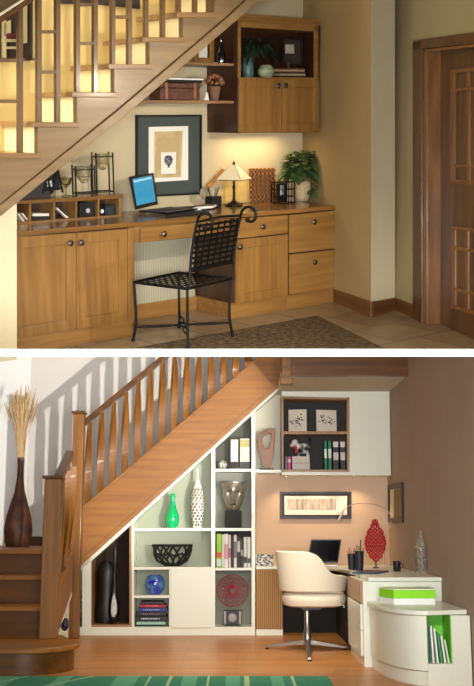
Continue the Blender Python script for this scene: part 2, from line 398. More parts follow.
q = tq(A, [(231, 319.5), (287.2, 310), (287.2, 295.5), (231, 303.8)], -.012); q[0] = (q[0][0], 0); q[1] = (q[1][0], 0)
part(rc, 'plinth', MB().prism(q, -.012, .5), honeyx, .002)
flat_front(rc, A, [(234.6, 238.5), (286.2, 232.9), (286.2, 214.9), (234.6, 218.4)], 0, honeyx, kn=(261.6, 226.6))
panel_door(rc, A, [(234.6, 303.3), (286.2, 295), (286.2, 234.2), (234.6, 239.6)], 0, .07, honey, kn=(238.6, 246.8))
rr = thing(A, 'base_cabinet', 'honey wood drawer cabinet with two deep drawers at the right end of the counter', 'cabinet', (2.6, .3, 0))
cab_body(rr, [(287.4, 296.4), (334.8, 288.5), (334.8, 206), (287.4, 210)])
q = tq(A, [(287.4, 310), (334.8, 301.5), (334.8, 287.6), (287.4, 295.5)], -.012); q[0] = (q[0][0], 0); q[1] = (q[1][0], 0)
part(rr, 'plinth', fit(MB().prism(q, -.012, .5)), honeyx, .002)
flat_front(rr, A, [(288.4, 252.9), (334.1, 248.1), (334.1, 210.2), (288.4, 214.8)], 0, honeyx, kn=(313, 221.7))
flat_front(rr, A, [(288.6, 294.4), (334.1, 288), (334.1, 249.4), (288.6, 254.4)], 0, honeyx, kn=(313.5, 262))
# knee space: pencil drawer on its rail, the back panel, and a low baseboard
kn = thing(A, 'desk_drawer_unit', 'shallow honey wood pencil drawer hung under the counter above the chair', 'drawer', (1.5, .1, .6))
q = tq(A, [(133.4, 243.5), (231, 233), (231, 214.5), (133.4, 226.4)], 0)
q = [(min(max(a, A.at(134, 300, 0)[0]+.006), A.at(231, 300, 0)[0]-.03), b) for a, b in q]; q[2] = (q[2][0], zund(q[2][0])-.003); q[3] = (q[3][0], zund(q[3][0])-.003)
part(kn, 'apron', MB().prism(q, 0.004, .40), honeyx, .002)
flat_front(kn, A, [(139.5, 242.6), (228, 232.6), (228, 218.6), (139.5, 229)], 0, honeyx, kn=(162.5, 233.8), th=.018)
xk0 = A.at(134, 300, 0)[0]+.01; xk1 = A.at(231, 300, 0)[0]-.01
struct(A, 'wall_knee', MB().box(xk0, xk1, .45, .48, 0, .60), mat('knee_beadboard', (168, 162, 140), .7, c2=(146, 140, 118), kind='wave', scale=(14, 0, 0)))
struct(A, 'baseboard_knee', MB().box(xk0, xk1, .43, .45, 0, .12), honeyx, .003)
# counter
q = tq(A, [(4, 237.8), (335.4, 209.8), (335.4, 205.4), (4, 233)], -.03)
ct = fit(MB().prism(q, -.03, YB-.004), .002)
solo(A, 'countertop', ct, honeytop, 'long glossy honey wood counter running under the stair over the cabinets', 'worktop', (1.4, 0, .79), bevel=.004)
QC = q
def xat(u, y, z):
    lo, hi = -3., 5.
    for _ in range(40):
        mid = (lo+hi)/2
        if proj(A, (mid, y, z))[0] < u: lo = mid
        else: hi = mid
    return (lo+hi)/2
def top(u, v):                                # a point of the counter's top surface
    for z in (.82,):
        x, y = A.onz(u, v, z)
    # the top follows a slightly inclined traced line: use its height at x
    (x0, z0), (x1, z1) = QC[3], QC[2]
    for _ in range(3):
        z = z0+(z1-z0)*(x-x0)/(x1-x0); x, y = A.onz(u, v, z)
    if y > YB-.19: y = YB-.19; x = xat(u, y, z)
    return x, y, z+.003
# ---------------------------------------------------------------- pigeonhole organizer
ox, oy, oz = top(17, 224); ox2, oy2, oz2 = top(121, 216.3); yo = (oy+oy2)/2
org = thing(A, 'desk_organizer', 'wooden pigeonhole organizer with five open slots on the left of the counter', 'organizer', (ox, yo, oz))
DEP = .20
tp = tq(A, [(8, 204.8), (122.5, 198.3), (122.5, 194.8), (8, 201.8)], yo-.01); tp = tp
part(org, 'top_board', MB().prism(tp, yo-.01, yo+DEP), honeytop, .002)
bt = tq(A, [(8, 225), (121, 216.6), (121, 214.8), (8, 223)], yo); part(org, 'bottom_board', MB().prism(bt, yo, yo+DEP), honeyx, .001)
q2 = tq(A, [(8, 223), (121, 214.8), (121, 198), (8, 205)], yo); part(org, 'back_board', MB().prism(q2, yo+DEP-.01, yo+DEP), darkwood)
for u in (30.3, 54.3, 76.3, 98.6, 120):
    vb = 223-(u-8)*.0726; vt = 204.9-(u-8)*.0568
    part(org, 'divider', MB().prism(tq(A, [(u-1, vb+.3), (u+1, vb+.1), (u+1, vt), (u-1, vt)], yo), yo, yo+DEP-.01), honey)
def slot(u): return 223-(u-8)*.0726
def px_box(u0, u1, v0, v1, y, dep, mb=None, F=A):
    return (mb or MB()).prism(tq(F, [(u0, v1), (u1, v1-.2), (u1, v0-.2), (u0, v0)], y), y, y+dep)
for k in range(2):
    u = 17.5+k*4.5
    mb = MB().prism(tq(A, [(u+6, slot(u)-.6), (u+7.5, slot(u)-.8), (u+1, slot(u)-9), (u, slot(u)-8.5)], yo+.03), yo+.03, yo+.15)
    solo(A, 'envelope', mb, paper, ['white envelope leaning in the leftmost pigeonhole, nearer the wall', 'white envelope leaning in the leftmost pigeonhole, nearer the divider'][k], 'paper', group='papers in the pigeonholes')
mb = px_box(32.5, 49.5, 216.5, slot(41)-.4, yo+.03, .13); solo(A, 'box', mb, black, 'low black box under white paper in the second pigeonhole', 'box')
mb = px_box(33, 49, 213.6, 216.2, yo+.03, .13); solo(A, 'paper_stack', mb, paper, 'stack of white paper on the black box in second pigeonhole', 'paper')
for k in range(3):
    u = 56+k*2.4
    mb = MB().prism(tq(A, [(u+10, slot(u)-1.4), (u+11.6, slot(u)-1.6), (u+.8, slot(u)-12+k*1.5), (u-.2, slot(u)-11.4+k*1.5)], yo+.03), yo+.02+.03*k, yo+.05+.03*k)
    solo(A, 'greeting_card', mb, paper, ['leftmost white card leaning across the middle pigeonhole', 'middle white card leaning across the middle pigeonhole', 'rightmost white card leaning across the middle pigeonhole'][k], 'card', group='cards leaning in the middle pigeonhole')
b4 = thing(A, 'card_box', 'black box with round white emblem in the fourth pigeonhole', 'box', (*[A.at(88, 215, yo)[0]], yo+.03, ZC))
part(b4, 'body', px_box(79.6, 95, 203, slot(88)-.5, yo+.03, .13), black, .002)
c4 = A.at(87.8, 210.6, yo+.03); part(b4, 'emblem', MB().lathe(c4[0], yo+.029, c4[1], [(.017, 0), (.017, -.002)], 16, 'y'), mat('emblem_grey', (190, 190, 186), .7))
b5 = thing(A, 'ornament_box', 'black box with pale blue stones in the rightmost pigeonhole', 'box', (*[A.at(109, 213, yo)[0]], yo+.03, ZC))
part(b5, 'body', px_box(105, 117.5, 205, slot(110)-.4, yo+.04, .12), mat('black_stones', (22, 26, 30), .4, c2=(40, 52, 62), kind='voronoi', scale=20), .002)
mb = MB(); cc = A.at(103.5, 211.5, yo+.03); mb.ball(cc[0], yo+.05, cc[1], .014, sz=1.2)
solo(A, 'ornament', mb, mat('white_gloss', (230, 235, 240), .2), 'small white figure beside the box in the rightmost pigeonhole', 'ornament', smooth=True)
# ---------------------------------------------------------------- on the organizer
def ztop(u): return A.at(u, 201.8-(u-8)*.0611, yo-.01)[1]+.002
yf_ = yo+.06
def at_(u, v, y): p = A.at(u, v, y); return (p[0], y, p[1])
# picture frame with crossed legs
z0 = ztop(52); s_ = A.m(.3, yf_, z0)
pf = thing(A, 'photo_frame', 'black iron photo frame standing on the organizer under the stair', 'photo frame', (*[A.at(50, 194, yf_)[0]], yf_, z0))
mb = MB()
for a, b in (((43, 193.5), (47, 172)), ((51, 194), (47, 172)), ((52, 193), (58, 169.5)), ((62.5, 192.5), (58, 169.5)), ((43, 181), (60, 178)), ((43.5, 190), (62, 188)), ((45, 175), (59, 172))):
    mb.bar(at_(*a, yf_), at_(*b, yf_), .010, .010)
part(pf, 'frame', mb, iron)
part(pf, 'back_board', MB().prism(tq(A, [(45, 191), (60, 190), (57.5, 172), (47, 174)], yf_+.012), yf_+.012, yf_+.02), blackm)
part(pf, 'print', MB().prism(tq(A, [(47.5, 187), (52.5, 186.5), (51.5, 179.5), (47, 180)], yf_+.006), yf_+.006, yf_+.012), mat('white_print', (230, 230, 230), .7, c2=(130, 130, 130), scale=30))
# goblet
x_, z_ = A.at(66, 190.5, yf_+.06); z_ = ztop(66); gob = MB().lathe(x_, yf_+.06, z_, [(.035, 0), (.035, .004), (.006, .01), (.006, .06), (.02, .075), (.04, .10), (.045, .135), (.042, .135), (.03, .10), (.001, .08)], 20)
solo(A, 'goblet', gob, glass, 'clear glass goblet beside the black photo frame', 'glass', smooth=True)
def candle_stand(u0, u1, vt, vb, y, lab, glass_at):
    z0 = ztop((u0+u1)/2); c = A.at((u0+u1)/2, vb, y)[0]; wd = (u1-u0)*A.m(c, y, 1)*.90/2*1.25; h = A.zat(c, y, vt)-z0
    t = thing(A, 'candle_stand', lab, 'candle holder', (c, y, z0), 'iron candle holders on the organizer'); mb = MB()
    cx = [(-wd, -.05), (wd*.55, -.07), (wd, .05), (-wd*.55, .07)]
    for dx, dy in cx: mb.bar((c+dx, y+dy, z0), (c+dx, y+dy, z0+h+.02), .008, .008)
    for zz in (.02, h-.01):
        pp = [(c+dx, y+dy, z0+zz) for dx, dy in cx]
        for i in range(4): mb.bar(pp[i], pp[(i+1) % 4], .008, .008)
    part(t, 'frame', mb, iron)
    gz = z0+h-.075
    part(t, 'glass_bowl', MB().lathe(c, y, gz, [(.012, -.035), (.03, -.02), (.05, .015), (.055, .05), (.056, .085), (.052, .085), (.046, .02), (.001, -.01)], 22), mat('amber_glass', (225, 215, 180), .08, trans=.8), smooth=True)
    part(t, 'candle', MB().lathe(c, y, gz-.005, [(.03, 0), (.032, .04), (.001, .042)], 16), mat('wax', (235, 222, 180), .5), smooth=True)
candle_stand(72.5, 95.5, 168, 191.5, yf_+.02, 'shorter black iron candle holder with glass bowl on the organizer', 0)
candle_stand(93, 113.5, 155, 189.5, yf_+.06, 'taller black iron candle holder with glass bowl on the organizer', 0)
# ---------------------------------------------------------------- picture on the wall
inkp = mat('print_ink', (70, 68, 62), .8, c2=(200, 192, 170), kind='voronoi', scale=40)
pic = picture(A, [(135, 197.5), (200.3, 194), (200.3, 114.6), (135, 115)], YB, blackm,
  [('dark_mat', None, mat('slate_mat', (66, 74, 70), .8)), ('white_mat', [(148.6, 182.5), (188, 180), (188, 126), (148.6, 127)], paper),
   ('print', [(154.4, 177.8), (180.8, 177), (182.6, 130.8), (154.4, 131.8)], mat('tan_print', (206, 182, 134), .8, c2=(182, 158, 110), scale=9)),
   ('print_panel', [(157, 170), (179, 169), (179, 137), (157, 138)], mat('tan_print_panel', (188, 164, 116), .8)),
   ('card', [(161, 174), (175.4, 173.5), (176, 152), (161, 152.4)], paper)],
  'black framed print of a plant in an urn on the back wall above the laptop', fw=.015)
mb = MB(); yy = YB-.019
cx, cz = A.at(168.6, 160, yy)
for i in range(150):
    a = random.uniform(0, 2*PI); r = .040*math.sqrt(random.random()); mb.lathe(cx+r*math.cos(a), yy, cz+r*math.sin(a), [(.0045, 0), (.0045, -.001)], 6, 'y')
ux = [(-.006, -.05), (.006, -.05), (.012, -.05), (-.012, -.05)]
mb.prism([(cx-.016, cz-.030), (cx+.016, cz-.030), (cx+.009, cz-.052), (cx-.009, cz-.052)], yy-.001, yy); mb.prism([(cx-.015, cz-.060), (cx+.015, cz-.060), (cx+.007, cz-.052), (cx-.007, cz-.052)], yy-.001, yy)
part(pic, 'drawing', mb, mat('drawing_ink', (84, 88, 96), .8))
# ---------------------------------------------------------------- laptop
lap = thing(A, 'laptop', 'open black laptop with blue screen on the counter by the organizer', 'laptop', (*top(150, 210)[:2], ZC))
zc = top(150, 210)[2]
def v3(u, v, z=None, y=None):
    if y is None: x, yy = A.onz(u, v, z); return Vector((x, yy, z))
    x, z = A.at(u, v, y); return Vector((x, y, z))
b0 = Vector(top(136.3, 211.6)); b0.z += .016; b0.y -= .04; b1 = v3(158.5, 205.2, z=zc+.012)
hx = Vector((math.cos(.30), math.sin(.30), 0))
# the lid rises from the hinge and leans back a little
yl = (b0.y+b1.y)/2
def lidp(u, v):
    # a plane through the hinge line, leaning back
    n = hx.cross(Vector((0, 0, 1))); n.normalize();
    if n.y > 0: n = -n
    n = (n+Vector((0, 0, .30))).normalized()
    o_, d_ = A.ray(u, v); return o_+d_*((b0-o_).dot(n)/d_.dot(n)), n
L4 = [lidp(*p) for p in ((135.7, 209.6), (158, 204.4), (153.7, 172.7), (129.4, 176.7))]; n_ = L4[0][1]
def slab(mb, pts, n, t0, t1):
    v = [p+n*t0 for p in pts]+[p+n*t1 for p in pts]; k = len(pts)
    return mb.add(v, [tuple(range(k)), tuple(range(2*k-1, k-1, -1))]+[(i, i+k, (i+1) % k+k, (i+1) % k) for i in range(k)])
part(lap, 'lid', slab(MB(), [p for p, _ in L4], n_, -.008, 0), black, .002)
S4 = [lidp(*p)[0] for p in ((136.8, 205.8), (155.6, 201.3), (151.8, 175.2), (132.4, 179))]
scr = mat('laptop_screen', (60, 150, 190), .25, c2=(42, 128, 172), scale=(3, 3, 10), emit=.28)
part(lap, 'screen', slab(MB(), S4, n_, 0, .0015), scr)
S5 = [lidp(*p)[0] for p in ((134.1, 182.6), (151.3, 178.8), (151, 176.9), (133.2, 180.5))]
part(lap, 'title_bar', slab(MB(), S5, n_, .0016, .002), mat('screen_bar', (150, 205, 225), .3, emit=.25))
fwd = Vector((hx.y, -hx.x, 0)); dk = .24
# base opens toward the viewer's right
e0, e1 = b0+Vector((0, 0, -.012)), b1+Vector((0, 0, -.012))
kv = [v3(136, 212.5, z=zc), v3(161, 215, z=zc), b0+hx*.40+Vector((.0, 0, -.012)), b0+Vector((.0, 0, -.012))]
fw = Vector((hx.y, -hx.x, 0))*.27; kv[0] = kv[3]+fw; kv[1] = kv[2]+fw
part(lap, 'keyboard_deck', slab(MB(), kv, Vector((0, 0, 1)), 0.0065, .018), black, .003)
kk = [kv[0].lerp(kv[2], .2), kv[1].lerp(kv[3], .25), kv[2].lerp(kv[0], .2), kv[3].lerp(kv[1], .25)]
part(lap, 'keys', slab(MB(), kk, Vector((0, 0, 1)), .018, .020), mat('keys', (40, 40, 44), .5, c2=(14, 14, 16), kind='checker', scale=60))
# desk mat, portfolio, mouse, book, pen cup
kp = [v3(166, 217.5, z=zc), v3(210, 213.5, z=zc), v3(204, 206, z=zc), v3(160, 207, z=zc)]
kp = [Vector((p.x, min(p.y, YB-.02), p.z)) for p in kp]
solo(A, 'desk_pad', slab(MB(), kp, Vector((0, 0, 1)), .0005, .006), blackm, 'flat black desk pad between the laptop and the white mouse', 'desk pad', bevel=.001)
x_, y_, z_ = top(196.5, 211.2)
mb = MB(); mb.ball(x_, y_, z_+.012, .032, sx=1.5, sy=.9, sz=.55); solo(A, 'computer_mouse', mb, mat('mouse_white', (226, 228, 230), .3), 'white computer mouse on the black desk pad', 'mouse', smooth=True)
kp = [v3(196, 210.4, z=zc), v3(212.5, 209.3, z=zc), v3(222, 205.4, z=zc), v3(206, 203.6, z=zc)]
kp = [Vector((p.x, min(p.y, YB-.02), p.z+.007)) for p in kp]
mz = slab(MB(), kp, Vector((0, 0, 1)), .002, .02)
mag = thing(A, 'book', 'book with brown cover and white page edges beside the pen box', 'book', (kp[0].x, kp[0].y, zc))
part(mag, 'pages', mz, paper, .001); part(mag, 'cover', slab(MB(), kp, Vector((0, 0, 1)), .0205, .0235), mat('brown_cover', (130, 108, 82), .6))
x_, y_, z_ = top(213.3, 203.4); pc = thing(A, 'pen_box', 'square black pen box holding pens in front of the lamp', 'pen holder', (x_, y_, z_)); s_ = A.m(x_, y_, z_)
hw = 6*s_; mb = MB().box(x_-hw, x_+hw, y_-hw, y_+hw, z_, z_+11*s_); part(pc, 'box', mb, blackm, .002)
for k, (du, dh, tl) in enumerate([(-5, 10, -3), (-3, 8, -5), (-1, 7, 1), (1.5, 8, 3), (4, 9, 6), (5, 10, 7)]):
    mb = MB().tube([(x_+du*s_*.6, y_, z_+8*s_), (x_+(du*.6+tl)*s_, y_, z_+(11+dh)*s_)], .0055, 8)
    m_ = [mat('pen_grey', (120, 112, 100), .4), black, mat('pen_bone', (200, 190, 165), .4)][k % 3]
    o = solo(A, 'pen', mb, m_, 'pen' , 'pen', smooth=True, group='pens in the black box')
    o['label'] = ['grey pen leaning furthest left in the black pen box', 'black pen leaning left, second from left in the black pen box', 'bone coloured pen standing upright near middle of the black pen box', 'grey pen just right of middle in the black pen box', 'black pen leaning right in the black pen box', 'bone coloured pen leaning furthest right in the black pen box'][k]
mb = MB(); mb.ball(x_-7*s_, y_+.05, z_+14*s_, 5.5*s_, sx=.9, sy=.4, sz=1.1)
sh = solo(A, 'seashell_fan', mb, mat('shell', (168, 150, 124), .6, c2=(110, 96, 78), scale=(60, 60, 6)), 'round striped fan shape standing behind the pen box', 'ornament', (x_-7*s_, y_+.05, z_), smooth=True)
# ---------------------------------------------------------------- table lamp
x_, y_, z_ = top(234, 203.4); s_ = A.m(x_, y_, z_)
lm = thing(A, 'table_lamp', 'small lamp with leaded cream glass pyramid shade and bronze stem', 'lamp', (x_, y_, z_))
bronze = mat('bronze', (44, 34, 28), .4, .7)
part(lm, 'base', MB().lathe(x_, y_, z_, [(9*s_, 0), (9*s_, 1*s_), (7*s_, 2.2*s_), (3*s_, 4*s_), (2*s_, 5*s_)], 4 if 0 else 24), bronze, smooth=True)
part(lm, 'stem', MB().lathe(x_, y_, z_+4*s_, [(2.2*s_, 0), (1.4*s_, 3*s_), (1.2*s_, 12*s_), (1.8*s_, 14*s_), (1.2*s_, 16*s_), (1.*s_, 22*s_)], 12), bronze, smooth=True)
zb = A.zat(x_, y_, 179.5); zt = A.zat(x_, y_, 164.8); hb, ht = 15*s_, 2.6*s_
shade = MB(); ang = [PI/4+PI/2*k+.45 for k in range(4)]
bot = [(x_+hb*1.25*math.cos(a), y_+hb*1.25*math.sin(a), zb) for a in ang]; low = [(p[0], p[1], zb-3*s_) for p in bot]; tpp = [(x_+ht*math.cos(a), y_+ht*math.sin(a), zt) for a in ang]
def quadthick(mb, a, b, c, d): mb.add([a, b, c, d], [(0, 1, 2, 3)])
for k in range(4): quadthick(shade, bot[k], bot[(k+1) % 4], tpp[(k+1) % 4], tpp[k])
shm = mat('lamp_glass', (226, 208, 170), .4, emit=.12)
so = part(lm, 'lamp_shade', shade, shm); so.modifiers.new('thick', 'SOLIDIFY').thickness = .004
mb = MB()
for k in range(4):
    j = (k+1) % 4; mb.bar(bot[k], tpp[k], .005, .005); mb.bar(bot[k], bot[j], .006, .006)
    for t_ in (.3, .5, .7): mb.bar(lerp3(bot[k], bot[j], t_), lerp3(tpp[k], tpp[j], t_), .003, .003) if False else None
    L3 = lambda a, b, t: tuple(a[i]+(b[i]-a[i])*t for i in range(3))
    for t_ in (.33, .67): mb.bar(L3(bot[k], bot[j], t_), L3(tpp[k], tpp[j], t_), .004, .004)
    mb.bar(L3(bot[k], tpp[k], .22), L3(bot[j], tpp[j], .22), .004, .004)
part(lm, 'leading', mb, bronze, parent=so)
part(lm, 'finial', MB().lathe(x_, y_, zt, [(ht, 0), (1.2*s_, .8*s_), (1.4*s_, 2*s_), (.4*s_, 3.2*s_), (.001, 4.5*s_)], 12), bronze, smooth=True)
# things behind the lamp
yb_ = YB-.07
mb = MB().prism([(a, b if i > 1 else QC[3][1]+.003) for i, (a, b) in enumerate(tq(A, [(217.5, 199), (249, 197.5), (249, 180), (221, 181)], YB-.05))], YB-.05, YB-.035)
solo(A, 'cutting_board', mb, mat('blond_board', (222, 188, 112), .6, c2=(206, 170, 96), scale=(4, 4, 22)), 'blond wooden board leaning on the wall behind the lamp', 'board', bevel=.003)
mb = MB().prism(tq(A, [(206, 186), (209, 188.5), (224, 171), (222, 168.5)], YB-.06), YB-.075, YB-.055)
solo(A, 'wooden_slat', mb, mat('orange_slat', (186, 130, 66), .6), 'slanted orange wooden stick leaning left of the lamp shade', 'stick', bevel=.002)
# wicker tray
wk = thing(A, 'wicker_frame', 'square woven wicker frame leaning on wall right of the lamp', 'wicker frame', (*top(262, 202)[:2], ZC))
yw = YB-.10; q = tq(A, [(250, 202.5), (275, 200.5), (274, 168), (248.5, 168.5)], yw); q[0] = (q[0][0], QC[3][1]+.002); q[1] = (q[1][0], QC[3][1]+.002); i_ = inset(q, .05, .05, .06, .06)
wick = mat('wicker', (176, 122, 66), .7, c2=(96, 60, 30), kind='checker', scale=46, bump=.6)
part(wk, 'frame', ring(MB(), q, i_, yw-.012, yw), wick, .003); part(wk, 'weave', MB().prism(i_, yw-.004, yw), mat('wicker_back', (156, 112, 66), .8, c2=(120, 80, 44), kind='checker', scale=60))
mb = MB()
for k in range(6): t_ = (k+.5)/6; mb.bar((*[lerp(q[0], q[1], t_)[0]], yw-.016, lerp(q[0], q[1], t_)[1]), (lerp(q[3], q[2], t_)[0], yw-.016, lerp(q[3], q[2], t_)[1]), .006, .006)
for k in range(7): t_ = (k+.5)/7; mb.bar((lerp(q[0], q[3], t_)[0], yw-.02, lerp(q[0], q[3], t_)[1]), (lerp(q[1], q[2], t_)[0], yw-.02, lerp(q[1], q[2], t_)[1]), .006, .006)
part(wk, 'canes', mb, mat('cane', (120, 76, 38), .6))
# wire lantern frame
x_, y_, z_ = top(283, 203.6); s_ = A.m(x_, y_, z_); wl = thing(A, 'wire_lantern', 'black wire lantern box standing before the leafy plant', 'lantern', (x_, y_, z_)); mb = MB()
W_ = 10.2*s_; D_ = .05; H_ = 21*s_
c8 = [(x_-W_, y_-D_), (x_+W_, y_-D_), (x_+W_, y_+D_), (x_-W_, y_+D_)]
for a in c8: mb.bar((*a, z_), (*a, z_+H_), .007, .007)
for zz in (.004, H_*.33, H_*.66, H_):
    for k in range(4): mb.bar((*c8[k], z_+zz), (*c8[(k+1) % 4], z_+zz), .006, .006)
for k in range(1, 5):
    for j in (0, 2):
        p_ = lerp(c8[j], c8[(j+1) % 4], k/5); mb.bar((*p_, z_), (*p_, z_+H_), .004, .004)
part(wl, 'wire_frame', mb, iron)
part(wl, 'back_panel', MB().box(x_-W_+.01, x_+W_*.45, y_-.005, y_+.005, z_+.01, z_+H_-.01), blackm)
part(wl, 'photo', MB().box(x_-W_*.45, x_-W_*.02, y_-.008, y_-.005, z_+H_*.4, z_+H_*.85), mat('lantern_photo', (200, 205, 205), .6, c2=(120, 125, 130), scale=40))
# plant in a beige pot
x_, y_, z_ = top(302, 200.5); s_ = A.m(x_, y_, z_)
plt = thing(A, 'potted_plant', 'bushy green leafy plant in a beige pot at the counter end', 'plant', (x_, y_, z_))
part(plt, 'pot', MB().lathe(x_, y_, z_, [(6*s_, 0), (7.5*s_, 3*s_), (9*s_, 12*s_), (8.6*s_, 19*s_), (8*s_, 19*s_), (7.6*s_, 15*s_)], 24), mat('stone_pot', (196, 176, 136), .8, c2=(166, 146, 108), scale=30), smooth=True)
leafg = mat('leaf_green', (88, 112, 62), .45, c2=(44, 66, 34), scale=14); leafd = mat('leaf_dark', (40, 58, 42), .45, c2=(24, 36, 26), scale=14)
def bush(cx, cy, cz, rx, ry, rz, n, L_, W_, seed, droop=.35):
    rn = random.Random(seed); mb = MB()
    for i in range(n):
        a = rn.uniform(0, 2*PI); e = rn.uniform(-.5, 1.3); r = rn.uniform(.35, 1)
        p = (cx+rx*r*math.cos(a)*math.cos(e), cy+ry*r*math.sin(a)*math.cos(e), cz+rz*r*math.sin(e))
        d = (math.cos(a)+rn.uniform(-.5, .5), math.sin(a)*.8+rn.uniform(-.6, .2), math.sin(e)*.7+rn.uniform(-.4, .4))
        l = L_*rn.uniform(.7, 1.25); mb.leaf(p, d, l, W_*l/L_, droop)
    return mb
fo = bush(x_-2*s_, y_-.02, z_+31*s_, 22*s_, .10, 17*s_, 190, .10, .07, 3)
f2 = bush(x_+13*s_, y_-.09, z_+12*s_, 8*s_, .06, 9*s_, 46, .08, .055, 4); fo.add(f2.v, f2.f)
part(plt, 'foliage', fo, leafg)
mb = MB()
for k in range(7):
    a = k*.9; mb.tube([(x_, y_, z_+15*s_), (x_+6*s_*math.cos(a), y_+.03*math.sin(a), z_+26*s_), (x_+14*s_*math.cos(a), y_+.09*math.sin(a), z_+34*s_)], .004, 6)
part(plt, 'stem', mb, mat('stem_green', (70, 80, 44), .6))

# ---------------------------------------------------------------- wall cabinet
YW = .27
wc = thing(A, 'wall_cabinet', 'honey wood wall cabinet with open dark shelf above two panelled doors', 'cabinet', (*[A.at(278, 130, YW)[0]], YW, A.at(278, 132, YW)[1]))
def wq(px, y=YW): return tq(A, px, y)
th = .022
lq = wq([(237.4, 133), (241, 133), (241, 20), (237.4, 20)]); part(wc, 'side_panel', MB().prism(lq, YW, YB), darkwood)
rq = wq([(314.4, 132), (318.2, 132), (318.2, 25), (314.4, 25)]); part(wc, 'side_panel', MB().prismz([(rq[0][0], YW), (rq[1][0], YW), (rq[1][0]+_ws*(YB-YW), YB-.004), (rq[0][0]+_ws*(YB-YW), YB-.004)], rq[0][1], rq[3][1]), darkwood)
part(wc, 'floor_panel', fit(MB().prism(wq([(237.6, 133.2), (318, 132.3), (318, 131), (237.6, 131.8)]), YW, YB-.004)), honeyx)
part(wc, 'shelf', fit(MB().prism(wq([(239, 79), (317, 79.8), (317, 77.6), (239, 77)]), YW, YB)), honeyx)
part(wc, 'top_panel', fit(MB().prism(wq([(238, 26), (318, 31.2), (318, 24), (238, 20)]), YW, YB)), honeyx)
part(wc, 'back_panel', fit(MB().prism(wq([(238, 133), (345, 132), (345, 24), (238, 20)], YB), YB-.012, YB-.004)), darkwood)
part(wc, 'face_frame', MB().prism(wq([(237.6, 78), (240.6, 78), (240.6, 21), (237.6, 21)]), YW-.004, YW).prism(wq([(313.6, 79), (317.8, 79), (317.8, 26), (313.6, 26)]), YW-.004, YW).prism(wq([(237.6, 26.8), (317.8, 31.6), (317.8, 26), (237.6, 21.2)]), YW-.004, YW), honeyx)
cr = MB()
for k, (e, v0, v1) in enumerate([(.012, 21.6, 26.4), (.026, 19.6, 24.6), (.042, 16.4, 22)]):
    qq = wq([(238-e*40, v0), (318+e*40, v1), (318+e*40, v1-2.8), (238-e*40, v0-2.8)], YW-e); cr.prism(qq, YW-e, YB)
part(wc, 'crown_moulding', cr, honeyx, .003)
panel_door(wc, A, [(238, 131.8), (279.7, 131.4), (279.7, 79.2), (238, 78.2)], YW, .06, honey, kn=(276.6, 86))
panel_door(wc, A, [(280.6, 131.4), (317.8, 130.8), (317.8, 80), (280.6, 79.2)], YW, .06, honey, kn=(284, 85.6))
# inside the open part
def wtop(u, y):                                # shelf height there
    return A.at(u, 77.2+(u-240)*.009, YW)[1]
def stand(u, v, y, z): return A.at(u, v, y)[0], y, z
x_, y_, z_ = stand(248, 76, .36, wtop(248, 0)); s_ = A.m(x_, y_, z_)
solo(A, 'vase', MB().lathe(x_, y_, z_, [(4.5*s_, 0), (5.6*s_, 4*s_), (5.6*s_, 13*s_), (4.2*s_, 17*s_), (5*s_, 19*s_), (4.5*s_, 19*s_), (3.6*s_, 16*s_)], 20), mat('teal_glaze', (84, 116, 112), .3, c2=(56, 86, 84), scale=20), 'tall blue-green vase at the left of the open shelf', 'vase', (x_, y_, z_), smooth=True)
pl2 = thing(A, 'trailing_plant', 'dark trailing leafy plant on the open shelf above the doors', 'plant', (x_+.03, y_+.02, z_+.16))
part(pl2, 'foliage', bush(x_+9*s_, y_-.03, z_+30*s_, 16*s_, .08, 10*s_, 90, .10, .034, 9, .7), leafd)
part(pl2, 'stem', MB().tube([(x_, y_, z_+15*s_), (x_+6*s_, y_-.01, z_+26*s_), (x_+12*s_, y_-.02, z_+32*s_)], .005, 6), mat('stem_green', (0, 0, 0)))
x_, y_, z_ = stand(266, 77, .33, wtop(266, 0))
pt = thing(A, 'round_pot', 'round cream pot with green band on the open shelf', 'pot', (x_, y_, z_))
part(pt, 'body', MB().lathe(x_, y_, z_, [(5*s_, 0), (8*s_, 3*s_), (8.4*s_, 7*s_), (6.5*s_, 11*s_), (4.5*s_, 12.5*s_), (4*s_, 12*s_)], 22), mat('cream_glaze', (176, 172, 138), .35, c2=(110, 130, 100), scale=(8, 8, 40)), smooth=True)
for k, (v0, v1, u0, u1, c_, l_) in enumerate([(72.6, 76.6, 279, 306, (44, 34, 34), 'lower dark book lying on the open shelf beside round pot'), (68.6, 72.2, 275, 305, (96, 66, 50), 'upper brown book lying flat on another on the open shelf')]):
    y0 = .31; bk = thing(A, 'book', l_, 'book', (*[A.at(290, 76, y0)[0]], y0, A.at(290, v1, y0)[1]), 'books lying on the open shelf')
    part(bk, 'cover', MB().prism(tq(A, [(u0, v1), (u1, v1+.3), (u1, v1-.5), (u0, v1-.9)], y0), y0, y0+.15).prism(tq(A, [(u0, v0+.9), (u1, v0+1.1), (u1, v0), (u0, v0)], y0), y0, y0+.15), mat('book_%d' % k, c_, .6))
    part(bk, 'pages', MB().prism(tq(A, [(u0+.4, v1-.9), (u1-.4, v1-.6), (u1-.4, v0+1), (u0+.4, v0+.9)], y0+.003), y0+.003, y0+.145), mat('old_pages', (150, 130, 104), .8))
picture(A, [(282, 66), (301, 66.5), (301, 38), (282, 38)], .48, mat('dark_frame', (34, 24, 20), .5), [('mat', None, mat('dark_mat', (54, 42, 36), .8)), ('print', [(283.6+1, 53.5), (294, 53.5), (294, 44.5), (284.6, 44.5)], mat('pale_print', (190, 180, 160), .8, c2=(150, 135, 115), scale=25))], 'small dark picture standing at the back of the open shelf', 'framed_picture', 'picture', .015)
